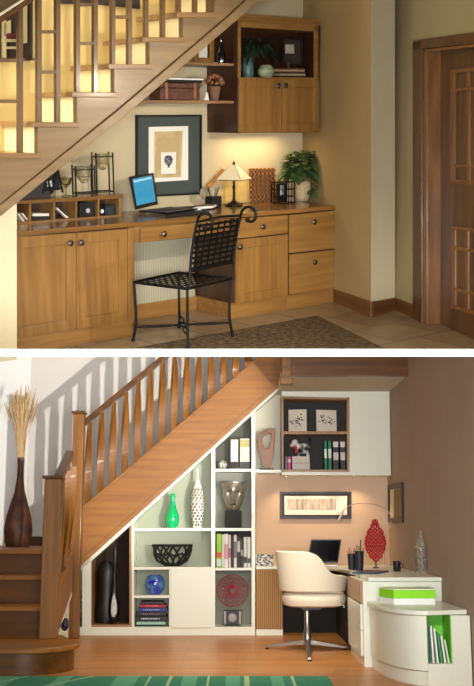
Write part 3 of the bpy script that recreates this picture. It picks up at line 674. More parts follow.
mb = MB().lathe(*A.at(288.5, 66, .40)[:1], .40, A.at(288.5, 68.2, .40)[1], [(2.5*s_, 0), (1*s_, 1.5*s_), (1*s_, 3*s_), (2.2*s_, 5*s_), (.001, 7*s_)], 12)
solo(A, 'figurine', mb, mat('brown_glaze', (86, 62, 46), .4), 'small brown figurine on top of the stacked books', 'ornament', smooth=True)

# ---------------------------------------------------------------- wall shelves left of the cabinet
xs0 = A.at(120, 100, YB)[0]; xs1 = A.at(237, 100, YW)[0]-.0
def wshelf(vl, ul, vr, th_, lab, u0):
    z1 = A.at(237, vr, YW+.04)[1]; x0 = A.at(u0, vl, YW+.04)[0]
    return solo(A, 'wall_shelf', MB().box(x0, xs1+.002, YW+.04, YB-.001, z1-th_, z1), shelfwood, lab, 'shelf', ((x0+xs1)/2, .4, z1-th_), bevel=.002), z1
_, zs1 = wshelf(63.5, 0, 63.5, .022, 'upper wooden wall shelf between the stair and the wall cabinet', 176)
_, zs2 = wshelf(100.5, 0, 100.8, .022, 'lower wooden wall shelf between the stair and the wall cabinet', 128); zs2 += .003; zs1 += .003
ys = .40
def on(F, u, y, z): return A.at(u, A_v(u, y, z), y)
x0, x1 = xat(160.5, ys-.07, zs2), xat(200, ys-.07, zs2); s_ = A.m(x0, ys, zs2)
tr = thing(A, 'leather_chest', 'brown leather strapped chest on the lower wall shelf', 'chest', ((x0+x1)/2, ys, zs2))
lth = mat('chest_leather', (104, 62, 44), .5, c2=(66, 36, 26), scale=(26, 26, 70), bump=.3)
part(tr, 'body', MB().box(x0, x1, ys-.07, ys+.08, zs2, zs2+11.5*s_), lth, .006); part(tr, 'lid', MB().box(x0-.004, x1+.004, ys-.074, ys+.084, zs2+11.8*s_, zs2+16.5*s_), lth, .006)
for t_ in (.14, .86):
    xx = x0+(x1-x0)*t_; part(tr, 'strap', MB().box(xx-.012, xx+.012, ys-.079, ys+.088, zs2+.002, zs2+17*s_), mat('strap', (140, 92, 66), .5), .002)
fz = zs2+17.1*s_; x0, x1 = xat(163, ys-.07, fz), xat(203, ys-.07, fz)
fb = thing(A, 'portfolio_box', 'dark flat box with white top lying on the leather chest', 'box', ((x0+x1)/2, ys, fz)); part(fb, 'body', MB().box(x0+.01, x1-.01, ys-.07, ys+.07, fz, fz+2.6*s_), blackm, .002); part(fb, 'lid', MB().box(x0, x1, ys-.075, ys+.075, fz+2.7*s_, fz+4.2*s_), paper, .002)
x_ = xat(214.5, ys, zs2)
pp = thing(A, 'pine_cone_pot', 'tapered clay pot filled with brown cones on the lower wall shelf', 'pot', (x_, ys, zs2))
part(pp, 'pot', MB().lathe(x_, ys, zs2, [(4*s_, 0), (6.6*s_, 12*s_), (7*s_, 14*s_), (6*s_, 14*s_), (5*s_, 10*s_)], 22), mat('clay', (120, 88, 62), .8), smooth=True)
rn = random.Random(5); mb = MB()
for k in range(46):
    a = rn.uniform(0, 2*PI); e = math.acos(rn.uniform(-.1, 1)); r = 8.6*s_
    mb.ball(x_+1.15*r*math.sin(e)*math.cos(a), ys+r*.8*math.sin(e)*math.sin(a), zs2+17.5*s_+r*.95*math.cos(e), 1.9*s_, n=8)
c_ = part(pp, 'cones', mb, mat('cone_brown', (176, 120, 74), .6, c2=(70, 40, 22), scale=70), smooth=True); c_['kind'] = 'stuff'
xx = xat(205, ys-.02, zs2); mb = MB().prism([(xx-3*s_, zs2), (xx+3.4*s_, zs2), (xx+1.5*s_, zs2+8*s_), (xx-.5*s_, zs2+7*s_)], ys-.04, ys-.03)
solo(A, 'note_card', mb, paper, 'small white card leaning between chest and clay pot', 'card')
# upper shelf
picture(A, [(193, 63), (212.5, 63), (212.5, 34), (193, 34)], .47, honey, [('print', [(198.5, 58.5), (207.2, 58.5), (207.2, 36), (198.5, 36)], paper)], 'small wood framed white picture on the upper wall shelf', fw=.04)
x_ = xat(221, .40, zs1)
solo(A, 'bottle', MB().lathe(x_, .40, zs1, [(4.6*s_, 0), (5*s_, 5*s_), (4.4*s_, 11*s_), (2*s_, 16*s_), (1.6*s_, 24*s_), (2*s_, 25*s_)], 20), mat('black_glaze', (14, 14, 16), .08, coat=.6), 'glossy black bottle on the upper wall shelf', 'bottle', (x_, .40, zs1), smooth=True)
# undercabinet lamp
l = bpy.data.lights.new('undercabinet_lamp', 'AREA'); l.shape = 'RECTANGLE'; l.size = .6; l.size_y = .05; l.energy = 3.6; l.color = (1, .74, .42)
o = bpy.data.objects.new('undercabinet_lamp', l); COL.objects.link(o); cx = (A.at(262, 133, .45)[0]); o.matrix_world = A.M @ Matrix.Translation((cx+.05, .50, A.at(270, 133, YW)[1]-.03))

# ---------------------------------------------------------------- staircase
YS = -.14; YT = .33
st = thing(A, 'staircase', 'pale wooden staircase rising to the right with laddered balusters above the desk', 'staircase', (0, YS, 1.4))
TR = [((-6, 42), 153, 158), ((33, 80), 122, 127), ((72, 117), 92, 97), ((108.5, 152.5), 64, 69), ((142.5, 185.5), 37, 42), ((177, 216.5), 12, 17.5), ((210, 251), -13, -7.5)]
RX = [38, 77, 114.5, 149.5, 183, 214.5, 248]
outline = [(-40, 250), (-40, 157)]
for (u, v0, v1), rx in zip([(a[0], a[1], a[2]) for a in TR], RX): outline += [(rx, v1-1)]
poly = [(-60, 258), (-60, 157)]
for k, ((uu, v0, v1), rx) in enumerate(zip(TR, RX)):
    nv = TR[k+1][2]-1 if k+1 < len(TR) else -45
    poly += [(rx, v1-1.5), (rx, nv)]
poly += [(300, -45), (300, -31), (263, -2), (120, 113.8), (0, 211), (-60, 262)]
part(st, 'stringer', MB().prism(tq(A, poly[1:-1]+[(-60, 259)], YS), YS, YS+.05), palewood)
tp_ = [(-60, 265), (300, -34.5), (300, -45), (247, 0), (230, 14.5), (120, 107.6), (0, 204.5), (-60, 252.5)]
part(st, 'string_moulding', MB().prism(tq(A, [(-60, 265.4), (0, 216.8), (120, 120), (260.5, 0), (310, -42), (294, -42), (249, -2), (230, 15.8), (120, 109), (0, 206), (-60, 254)], YS-.02), YS-.02, YS+.05), palewood, .003)
gl = MB().prism(tq(A, [(-60, 253.8), (0, 205.8), (120, 108.8), (230, 15.6), (249, -2.2), (294, -42), (292, -43.5), (247.6, -3.4), (229, 14.2), (119, 107.6), (0, 204.2), (-60, 252.2)], YS-.004), YS-.006, YS)
part(st, 'dark_bead', gl, mat('bead_dark', (66, 44, 30), .6))  # dark line along the moulding's upper edge
treadw = wood('tread_wood', (150, 116, 76), (128, 96, 60), 'x')
for k, ((u0, u1), v0, v1) in enumerate(TR):
    part(st, 'tread', MB().prism(tq(A, [(u0, v1), (u1, v1+.3), (u1, v0+.3), (u0, v0)], YS-.03), YS-.03, YT), treadw, .004)
    if k+1 < len(TR):
        rx = RX[k]; nv = TR[k+1][2]; q = tq(A, [(rx-.3, v0+1), (rx+1.4, v0+1), (rx+1.4, nv-1), (rx-.3, nv-1)], YS+.01)
        part(st, 'riser', MB().prism(q, YS+.01, YT), mat('riser_cream', (240, 220, 170), .6))
# balusters in laddered pairs
BU = [(-3, 153), (21, 153), (39.7, 122.5), (58.4, 122.5), (78.2, 92.5), (96, 92.5), (113.7, 64.5), (130.3, 64.5), (147, 37.5), (163.8, 37.5), (179.7, 12.5), (196, 12.5), (210, 12.5)]
wd = [5, 4.6, 4.6, 4.5, 4.3, 4.2, 3.8, 3.8, 3.6, 3.4, 3.3, 3.1, 3]
YBL = YS+.02
for (u, vb), w_ in zip(BU, wd):
    part(st, 'baluster', MB().prism(tq(A, [(u-w_/2, vb+.5), (u+w_/2, vb+.5), (u+w_/2, -45), (u-w_/2, -45)], YBL), YBL, YBL+.035), railwood, .002)
def rung(u0, u1, vs_):
    for v in vs_: part(st, 'rung', MB().prism(tq(A, [(u0, v+1.7), (u1, v+1.7), (u1, v-1.7), (u0, v-1.7)], YBL+.005), YBL+.005, YBL+.03), railwood)
rung(0, 19.5, (60.5, 101.3)); rung(41.5, 57, (31.7, 72)); rung(79.5, 94.5, (4.5, 43.3)); rung(115, 129, (17,)); rung(148, 162.5, (-8,))
# handrail
part(st, 'handrail', MB().prism(tq(A, [(-60, 64), (-60, 55), (24, 0.6), (60, -24), (75, -26), (35, 0)], YS-.05), YS-.05, YS+.08), redwoodx, .005)
part(st, 'rail_edge', MB().prism(tq(A, [(-60, 55), (-60, 52.6), (24, -1.6), (60, -26), (60, -24), (24, .6)], YS-.055), YS-.055, YS-.03), mat('rail_edge', (236, 226, 200), .4))
part(st, 'rail_cap', MB().prism(tq(A, [(-60, 53), (-60, -45), (56, -45), (60, -26), (24, -1.4)], YS+.0), YS+.0, YS+.06), wood('cap_wood', (112, 92, 66), (92, 72, 48), 'x'))
# wall behind the stair
pl_ = [(-80, 225), (-80, 60), (37.5, 58.5), (37.5, -45), (262, -45), (247, -12), (180, 38), (60, 138), (0, 183)]
struct(A, 'wall_stairwell', MB().prism(tq(A, pl_, YT+.01), YT+.01, YT+.05), yellow_wall)
struct(A, 'trim_stairwell', MB().prism(tq(A, [(-80, 62), (37.5, 60.5), (37.5, 58), (-80, 59)], YT-.01), YT-.01, YT+.05), darkwood)
struct(A, 'trim_stairwell_upper', MB().prism(tq(A, [(60, 4), (93, 4), (140, 9), (140, -45), (60, -45)], YT-.0), YT-.0, YT+.03), mat('stair_dark_panel', (58, 50, 44), .7))  # dark panel above the yellow stairwell wall
struct(A, 'wall_hall', MB().prism(tq(A, [(-160, 90), (60, 80), (60, -60), (-160, -60)], 1.5), 1.5, 1.55), mat('hall_brown', (112, 98, 80), .8))
wn = thing(A, 'window', 'x', 'window', (*[A.at(12, 40, 1.45)[0]], 1.45, A.at(12, 60, 1.45)[1])); wn.o.name = 'window_1'; wn.o['kind'] = 'structure'
del wn.o['label']; del wn.o['category']
tr2 = mat('window_cream', (214, 196, 150), .6)
yw = 1.44
for px in ([(24, 43.5), (27.3, 43), (27.3, 0), (24, 3)], [(34.5, 59), (37.2, 59), (37.2, -5), (34.5, 1)], [(3, 42), (18.5, 42), (18.5, 39), (3, 39)], [(3.5, 58), (6.5, 58), (6.5, 20), (3.5, 22)], [(7, 49), (18, 49), (18, 46.5), (7, 46.5)], [(4, 36), (11, 35), (11, 20), (4, 24)]):
    part(wn, 'muntin', MB().prism(tq(A, px, yw), yw, yw+.03), tr2)
part(wn, 'pane', MB().prism(tq(A, [(-10, 62), (34, 61), (34, -20), (-10, -20)], yw+.035), yw+.035, yw+.04), mat('pane_dark', (74, 64, 56), .2))
mb = px_box(8, 18.5, 33, 38.8, yw-.08, .05); solo(A, 'pillow', mb, mat('maroon_cloth', (88, 34, 40), .8), 'maroon bundle on the sill seen between the leftmost balusters', 'cushion', bevel=.02)

# ---------------------------------------------------------------- rug
c = Vector(UP.onz(317, 316)); e1 = Vector(UP.onz(385, 349)); a1 = Vector((math.cos(math.radians(39.573)), math.sin(math.radians(39.573))))
d1 = (e1-c).normalized(); c2 = c-a1*1.75
t_ = (fa-c.y)/d1.y; e = c+d1*(t_-.02)
t2 = (fa-c2.y)/d1.y
rg = MB().prismz([(c.x, c.y), (e.x, fa+.02), (c2.x+d1.x*t2, fa+.02), (c2.x, c2.y)] if t2 > 0 else [(c.x, c.y), (e.x, fa+.02), ((c-a1*((c.y-fa-.02)/a1.y)).x, fa+.02)], .001, .004)
solo(UP, 'rug', rg, mat('dark_pattern_rug', (120, 96, 60), .95, c2=(30, 24, 19), kind='noise', scale=26, bump=.5, detail=8), 'dark brown mottled rug on the tile floor behind the iron chair', 'rug', (c.x, c.y, .001))

# ---------------------------------------------------------------- iron chair
P1, P4, P3 = [Vector((*A.onz(u, v), .006)) for u, v in ((135.5, 341.7), (188, 350.5), (230.5, 337))]
P2 = P1+P3-P4
def hz(P, v): return A.zat(P.x, P.y, v)
z1 = (hz(P1, 281)+hz(P4, 291)+hz(P3, 278))/3-.006
ch = thing(A, 'iron_chair', 'black wrought iron chair with woven strap seat and scrolled back', 'chair', ((P1+P3)/2)[:])
UPV = Vector((0, 0, 1)); Q1, Q2, Q3, Q4 = [P+UPV*z1 for P in (P1, P2, P3, P4)]
for P, Q in ((P1, Q1), (P2, Q2), (P3, Q3), (P4, Q4)):
    mid = (P+Q)/2; cen = (P1+P3)/2; off = (P-cen).normalized()*.008
    part(ch, 'leg', MB().tube([P+off*2, P.lerp(Q, .3)-off, mid-off, Q], .010, 10), iron, smooth=True)
    part(ch, 'foot', MB().lathe(P.x+off.x*2, P.y+off.y*2, .0055, [(.013, 0), (.014, .012), (.010, .02)], 12), iron, smooth=True)
part(ch, 'seat_frame', MB().tube([Q1, Q2, Q3, Q4], .011, 8, closed=True), iron, smooth=True)
def weave(a, b, c_, d, n, m_, w_, bulge=0):
    mb = MB()
    for i in range(n):
        t = (i+.5)/n; p, q_ = a.lerp(b, t), d.lerp(c_, t); nn = (b-a).cross(d-a).normalized()
        pts = [p.lerp(q_, k/8)+nn*(.003*(-1)**(i+k)) for k in range(9)]
        for k in range(8): mb.bar(pts[k], pts[k+1], w_, .003)
    for i in range(m_):
        t = (i+.5)/m_; p, q_ = a.lerp(d, t), b.lerp(c_, t); nn = (b-a).cross(d-a).normalized()
        pts = [p.lerp(q_, k/8)-nn*(.003*(-1)**(i+k)) for k in range(9)]
        for k in range(8): mb.bar(pts[k], pts[k+1], w_, .003)
    return mb
def strapbars(mb, p, q_, wdir, w_, t_=.003):
    n = (q_-p).cross(wdir).normalized(); v = [p-wdir*w_/2-n*t_/2, p+wdir*w_/2-n*t_/2, p+wdir*w_/2+n*t_/2, p-wdir*w_/2+n*t_/2]; v += [x+(q_-p) for x in v]
    mb.add(v, [(0, 3, 2, 1), (4, 5, 6, 7), (0, 1, 5, 4), (1, 2, 6, 5), (2, 3, 7, 6), (3, 0, 4, 7)])
def weave2(a, b, c_, d, n, m_, w_):
    mb = MB(); u = (b-a).normalized(); v = (d-a).normalized(); nn = u.cross(v).normalized()
    for i in range(n):
        t = (i+.5)/n; strapbars(mb, a.lerp(b, t)+nn*.002, d.lerp(c_, t)+nn*.002, u, w_)
    for i in range(m_):
        t = (i+.5)/m_; strapbars(mb, a.lerp(d, t)-nn*.002, b.lerp(c_, t)-nn*.002, v, w_)
    return mb
part(ch, 'seat', weave2(Q1, Q2, Q3, Q4, 8, 8, .022), iron)
# back: between Q4 and Q3, leaning back and curling at the top
out = ((Q3+Q4)/2-(Q1+Q2)/2).normalized()
hA = A.zat(Q4.x, Q4.y, 222); 
top4 = Vector((*A.onz(189, 221, 1.0), 1.0))
def backpt(Q, s_, h):                        # a point of the back at height h above the seat
    return Q+UPV*h+out*(.02+.10*(h/.55)**2)
HB = hA-z1
part(ch, 'backrest', weave2(backpt(Q4, 0, .12), backpt(Q3, 0, .12), backpt(Q3, 0, HB*.97), backpt(Q4, 0, HB*.97), 7, 9, .018), iron)
for Q in (Q4, Q3):
    pts = [backpt(Q, 0, HB*k/8) for k in range(9)]
    e_ = pts[-1]; side = (Q3-Q4).normalized()
    curl = []
    for k in range(1, 16):
        a = k/15*1.65*PI; r = .075*(1-.55*k/15)
        curl.append(e_+out*(.075*0+ .075 - .075*math.cos(a)*(1-.5*k/15))+UPV*(r*math.sin(a)))
    part(ch, 'back_post', MB().tube(pts+curl, .010, 10), iron, smooth=True)
    part(ch, 'scroll_ball', MB().ball(*curl[-1], .017), iron, smooth=True)
part(ch, 'top_rail', MB().tube([backpt(Q4, 0, HB), backpt(Q4, 0, HB).lerp(backpt(Q3, 0, HB), .5)+UPV*.012, backpt(Q3, 0, HB)], .009, 8), iron, smooth=True)
part(ch, 'lower_rail', MB().tube([backpt(Q4, 0, .12), backpt(Q3, 0, .12)], .008, 8), iron, smooth=True)
cen = (P1+P2+P3+P4)/4
for a, b in ((P1, P2), (P2, P3), (P3, P4), (P4, P1)):
    pts = []
    for k in range(13):
        t = k/12; p = a.lerp(b, t)+UPV*(.10+0*t); bow = (cen-(a+b)/2)*(.85*math.sin(PI*t)); pts.append(p+bow)
    part(ch, 'stretcher', MB().tube(pts, .007, 8), iron, smooth=True)
# ================================================================ THE WHITE FLOOR BOARD BETWEEN THE STOREYS
WD = Frame(Matrix.Rotation(-math.atan(.0061), 4, 'X'))
struct(WD, 'trim_3', MB().box(-3.6, 3.6, 3.0, 13.4, -.0222, 0), white)
# ================================================================ LOWER STOREY
D0 = 11.5
L = LO.sub(0, D0, 0)
def LP(px, y=0): return tq(L, px, y)
def lxat(F, u, y, z):
    lo, hi = -8., 8.
    for _ in range(40):
        mid = (lo+hi)/2
        if proj(F, (mid, y, z))[0] < u: lo = mid
        else: hi = mid
    return (lo+hi)/2
HT = 3.6
def roof(y): return 0
def topz(F, x, y):                              # height just under the white board
    a = F.M @ Vector((x, y, 0)); b = F.M @ Vector((x, y, 1)); ya = a.y
    return F.zat(x, y, 343+6.1+FPX*.0223/(ya+.4))-.002
floor_m = tiles('oak_floor', (196, 136, 76), (180, 120, 64), (140, 94, 50), 1.3, .11, 0, .38, .37, .002, .04, .16)
mb = MB().prismz([(-4.2, -5.2), (3.2, -5.2), (3.2, 1.9), (-4.2, 1.9)], -.02, 0)
fl = struct(L, 'floor', mb, floor_m)
XW = 1.77                                        # the right wall
YN = .36                                         # back of the desk niche
YBK = 1.15                                       # wall behind the stair
zt = topz(L, 0, YN)
def wallbox(name, x0, x1, y0, y1, m, z0=0):
    zz = min(topz(L, x, y) for x in (x0, x1) for y in (y0, y1))
    return struct(L, name, MB().box(x0, x1, y0, y1, z0, zz), m)
xn0 = L.at(255.6, 560, 0)[0]
wallbox('wall_back', xn0, XW, YN, YN+.1, peach)
y_r = -5.3
v = [(XW, y_r), (XW, YN+.1), (XW+.1, YN+.1), (XW+.1, y_r)]
mb = MB().add([(x, y, 0) for x, y in v]+[(x, y, topz(L, x, y)) for x, y in v], [(0, 3, 2, 1), (4, 5, 6, 7), (0, 1, 5, 4), (1, 2, 6, 5), (2, 3, 7, 6), (3, 0, 4, 7)])
struct(L, 'wall_right', mb, taupe)
xl = lxat(L, 27, YBK, 1.8)
wallbox('wall_stair', xl, xn0+1.2, YBK, YBK+.1, hall_wall)
# left wall turning toward the viewer
v = [(xl, YBK+.1), (xl-.1, YBK+.1), (xl-1.1, YBK-.6), (xl-1.0, YBK-.68)]
v = [(xl, YBK), (xl, YBK+.1), (xl-1.2, YBK-.2), (xl-1.2, YBK-.3)]
mb = MB().add([(x, y, 0) for x, y in v]+[(x, y, topz(L, x, y)) for x, y in v], [(0, 1, 2, 3), (7, 6, 5, 4), (0, 1, 5, 4), (1, 2, 6, 5), (2, 3, 7, 6), (3, 0, 4, 7)])
struct(L, 'wall_left', mb, mat('left_white', (240, 240, 238), .85))
# ---------------------------------------------------------------- fitted shelving unit under the stair
def lb(mb, px, y0, y1): return mb.prism(LP(px, 0 if y0 < .02 else y0), y0, y1)
un = thing(L, 'shelving_unit', 'white fitted shelving unit stepped under the sloping staircase', 'shelving unit', (*[L.at(166, 630, 0)[0]], 0, 0))
UD = .34
def up(name, px, y0=0, y1=UD, m=white_unit, bev=.002, y=None): return part(un, name, MB().prism(LP(px, y0 if y is None else y), y0, y1), m, bev)
q = LP([(78.5, 641), (255.3, 636.5), (255.3, 627), (78.5, 627)]); q[0] = (q[0][0], 0); q[1] = (q[1][0], 0)
part(un, 'plinth', MB().prism(q, 0, UD), white_unit, .002)
up('upright', [(82, 627), (91, 627), (91, 557), (82, 565)])
up('upright', [(131.5, 627), (134.2, 627), (134.2, 513), (131.5, 515.5)])
up('upright', [(211.3, 627), (215.2, 627), (215.2, 441.5), (211.3, 445)])
up('upright', [(251.5, 627), (255.2, 627), (255.2, 407), (251.5, 410.5)])
SL = lambda u, d=0: 566-(u-80)*.9025+d          # lower edge of the wood string
up('sloping_trim', [(80, SL(80, 5.5)), (283, SL(283, 5.5)-2), (283, SL(283, -3)), (80, SL(80, -3))], 0, .06)
up('sloping_panel', [(80, SL(80, 4)), (283, SL(283, 4)-2), (283, SL(283, 0)), (80, SL(80, 0))], .06, UD)
up('shelf', [(134, 531.2), (211.5, 531), (211.5, 528), (134, 528.3)])
up('shelf', [(134, 569.8), (211.5, 569.3), (211.5, 566.7), (134, 567)])
up('shelf', [(134, 598.2), (171, 598), (171, 595.2), (134, 595.4)])
up('shelf', [(215, 471.6), (251.7, 471.6), (251.7, 468.8), (215, 468.8)])
up('shelf', [(215, 531), (251.7, 531), (251.7, 528), (215, 528)])
up('shelf', [(215, 570.5), (251.7, 570.3), (251.7, 567.8), (215, 568)])
up('shelf', [(255, 472.6), (281.5, 472.8), (281.5, 469.8), (255, 469.6)])
sg = [(134, 627), (211.5, 627), (211.5, SL(211, 2)), (134, SL(134, 2))]
up('back_panel', sg, UD-.012, UD-.002, sage_glow, 0, 0.0)
up('back_panel', [(215, 627), (251.6, 627), (251.6, SL(251, 2)), (215, SL(215, 2))], UD-.012, UD-.002, mat('grey_back', (120, 122, 108), .5), 0, 0)
up('back_panel', [(215, 469), (251.6, 469), (251.6, SL(251, 2)), (215, SL(215, 2))], UD-.016, UD-.012, mat('olive_back', (66, 66, 52), .5), 0, 0)
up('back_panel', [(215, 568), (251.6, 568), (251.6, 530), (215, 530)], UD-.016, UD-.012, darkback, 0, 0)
up('back_panel', [(255, 470), (281.5, 470), (281.5, SL(281, 3)), (255, SL(255, 2))], UD-.012, UD-.002, mat('niche_back', (200, 196, 176), .5), 0, 0)
up('door', [(170.7, 628), (211.8, 627.6), (211.8, 567.5), (170.7, 568)], -.018, 0, white_unit, .003)
up('upright', [(169, 627), (171, 627), (171, 569), (169, 569)])
# walnut lined triangular niche
up('niche_lining', [(91, 627.3), (131.5, 627), (131.5, 624.6), (91, 624.8)], .003, UD-.02, walnut, 0, 0)
up('niche_lining', [(129.3, 625), (131.5, 625), (131.5, 519), (129.3, 521)], .003, UD-.02, walnut, 0, 0)
up('niche_lining', [(91, 625), (92, 625), (92, 557.5), (91, 558.5)], .003, UD-.02, walnut, 0, 0)
up('niche_lining', [(91, 561), (131, 524.5), (131, 522), (91, 558.3)], .003, UD-.02, walnut, 0, 0)
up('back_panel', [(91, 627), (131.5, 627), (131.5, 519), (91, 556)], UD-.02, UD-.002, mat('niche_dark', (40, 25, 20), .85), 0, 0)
# ---------------------------------------------------------------- overhead cupboard
oc = thing(L, 'overhead_cupboard', 'white overhead cupboard with open walnut lined shelves above the desk', 'cupboard', (*[L.at(335, 473, 0)[0]], 0, L.at(335, 474, 0)[1]))
OD = .335
xw_ = XW-.004
def clampw(q): return [(min(x, xw_), z) for x, z in q]
def op(name, px, y0=0, y1=OD, m=white_unit, bev=.002, y=0): return part(oc, name, MB().prism(clampw(LP(px, y)), y0, y1), m, bev)
op('bottom_panel', [(281.8, 475), (391, 475.4), (391, 472), (281.8, 471.5)])
op('cornice', [(281.8, 398), (391, 399), (391, 391), (281.8, 388)], -.004)
op('door', [(349.5, 473), (388.5, 473.3), (388.5, 398.3), (349.5, 398)], -.02, 0)
op('side_panel', [(349, 473), (351.5, 473), (351.5, 398), (349, 398)]); op('side_panel', [(387, 473), (391, 473), (391, 398), (387, 398)])
op('side_panel', [(281.7, 472), (283.6, 472), (283.6, 396), (281.7, 396)], -.004, OD, walnut); op('side_panel', [(347, 472), (349.3, 472), (349.3, 397), (347, 397)], -.004, OD, walnut)
op('lining', [(282, 471.8), (349, 472), (349, 469.6), (282, 469.4)], -.004, OD, walnut); op('lining', [(282, 398.5), (349, 399.8), (349, 397.5), (282, 396)], -.004, OD, walnut)
op('shelf', [(283.5, 434.2), (347.2, 434.2), (347.2, 431.4), (283.5, 431.2)], 0, OD, walnut)
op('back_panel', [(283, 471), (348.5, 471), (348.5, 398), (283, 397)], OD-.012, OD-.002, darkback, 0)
# soffit and the beam in front of it
y1s = -.55
s_back = [L.at(283, 391.5, -.004), L.at(388.4, 393, -.004)]
sf_z = s_back[0][1]
# ceiling of the alcove, narrowing along its right edge
pa = (s_back[0][0], 0); pb = (min(s_back[1][0], XW), 0)
def zat_f(F, px, x): pass
fz = L.onz(292, 377.5, sf_z); fz2 = L.onz(409, 374, sf_z)
yf2 = (fz[1]+fz2[1])/2; xb0 = L.at(292, 377, yf2)[0]; xb1 = L.at(409, 374, yf2)[0]
struct(L, 'ceiling_soffit', MB().prismz([(pa[0]-.05, 0.33), (pb[0], .33), (xb1, yf2), (xb0-.12, yf2)], sf_z, sf_z+.03), mat('soffit_paint', (196, 186, 166), .8))
q = [L.at(286, 377.5, yf2), L.at(409, 374, yf2)]; ztb = topz(L, 1, yf2)
struct(L, 'trim_4', MB().box(q[0][0], q[1][0], yf2-.06, yf2, sf_z-.01, ztb), oakdark)
struct(L, 'trim_5', MB().prismz([(q[1][0]-.05, yf2-.05), (q[1][0], yf2-.06), (pb[0], .02), (pb[0]-.05, .02)], sf_z+.03, ztb), mat('soffit_side', (170, 146, 124), .8))
# down lights under the cupboard
zb_ = L.at(335, 474.8, 0)[1]
for k, u in enumerate((286, 319, 354)):
    x_ = lxat(L, u, .12, zb_)
    dl = thing(L, 'downlight', ['leftmost of three small chrome downlights under the cupboard', 'middle of three small chrome downlights under the cupboard', 'rightmost of three small chrome downlights under the cupboard'][k], 'downlight', (x_, .12, zb_-.02), 'downlights under the cupboard')
    part(dl, 'rim', MB().lathe(x_, .12, zb_-.012, [(.02, 0), (.028, .002), (.028, .01), (.02, .01)], 18, close=False), chrome, smooth=True)
    part(dl, 'bulb', MB().lathe(x_, .12, zb_-.009, [(.018, 0), (.019, .006)], 16), mat('bulb_glow', (255, 214, 150), .3, emit=9))
    spot('downlight_lamp', L, (x_, .14, zb_-.03), (x_, .26, 0), 11, (1, .70, .40), 120, .9, .02)
# ---------------------------------------------------------------- desk
ZW = L.at(255, 566.3, 0)[1]
def W(u, v, z=None): return L.onz(u, v, ZW if z is None else z)
wf = [W(u, v) for u, v in ((262, 567.2), (282, 567.4), (300, 566.2), (318, 566.2), (333, 567.6), (345, 569.6), (355, 572), (362, 575), (368, 577.3))]
wf[0] = (xn0+.004, 0); wf[1] = (wf[1][0], 0)
wf = [(x, min(y, 0)) for x, y in wf]
yr = W(368, 577.3)[1]; pe = (XW-.004, yr)
desk = thing(L, 'desk', 'white corner desk top curving from shelving unit to right wall', 'desk', (wf[2][0], 0, 0))
wt = MB().prismz([(xn0+.004, YN-.004)]+wf+[pe, (XW-.004, YN-.004)], ZW-.035, ZW); part(desk, 'worktop', wt, white_unit, .006)
q = LP([(253.5, 629), (283, 628.6), (283, 570), (253.5, 570)], 0)
reed = mat('reeded_oak', (196, 154, 104), .45, c2=(148, 110, 70), kind='wave', scale=(14, 0, 0), bump=.6)
q = [(max(x, xn0+.004), z) for x, z in q]; xp = q[1][0]
part(desk, 'side_panel', MB().box(xn0+.004, xp, 0.0, .03, q[0][1], ZW-.037), reed)
part(desk, 'plinth', MB().box(xn0+.004, xp, .01, .05, 0, q[0][1]-.002), white_unit, .002)
part(desk, 'end_panel', MB().box(xp-.025, xp, .03, YN-.01, 0, ZW-.037), blackm)
# pedestal under the return
ex0 = L.onz(366, 580, ZW)[0]+.02; ey0 = yr+.03
zl = .60
PD = thing(L, 'pedestal_cabinet', 'white desk pedestal with oak upper panel facing the chair', 'cabinet', (ex0+.2, ey0+.4, 0))
ey1 = min(ey0+1.0, -.15)
zmid = L.zat(ex0, ey0, 602.5)
part(PD, 'body', MB().box(ex0+.012, XW-.004, ey0, ey1, 0, ZW-.037), white_unit, .003)
part(PD, 'side_panel', MB().box(ex0-.012, ex0+.012, ey0+.012, ey1, zmid, ZW-.038), walnut, .002)
for k in range(2):
    za, zb2 = .09+k*(zmid-.1)/2, .085+(k+1)*(zmid-.1)/2
    part(PD, 'drawer', MB().box(ex0-.012, ex0+.010, ey0+.012, ey1, za, zb2), white_unit, .003)
part(PD, 'corner_post', MB().box(ex0-.012, ex0+.012, ey0-.01, ey0+.01, zmid, ZW-.038), walnut, .002)
# black panels added as the shade inside the knee-hole
xk = ex0-.02
solo(L, 'knee_shade_panel', MB().box(xp+.004, XW-.2, YN-.05, YN-.02, 0, ZW-.04), blackm, 'black panel added as shade in the knee space under the desk', 'panel')
solo(L, 'knee_shade_panel', MB().box(ex0+.06, XW-.01, ey1+.01, YN-.06, 0, ZW-.04), blackm, 'black side panel added as knee space shade behind the oak pedestal', 'panel')
# ---------------------------------------------------------------- rounded low cabinet
ztc = .55
fy = L.onz(440, 611, ztc)[1]; by = ey0-.012
lx = lambda u, v, z: L.onz(u, v, z)
xle = L.onz(367, 601, ztc)[0]; yfr_ = L.onz(424, 610.8, ztc)[1]; xce = lxat(L, 428, yfr_, ztc)
tpl = [(xce-(xce-xle)*math.cos(t)**.9, by-(by-yfr_)*math.sin(t)**.85) for t in [PI/2*k/18 for k in range(19)]]
tpl = [(xle, by)]+tpl[1:]+[(XW-.006, yfr_+.12)]
poly_t = [(XW-.006, by)]+tpl
rcb = thing(L, 'curved_cabinet', 'white low cabinet with rounded front and open green-lined end', 'cabinet', (1.3, fy+.5, 0))
part(rcb, 'top', MB().prismz(poly_t, ztc-.035, ztc), white_unit, .006)
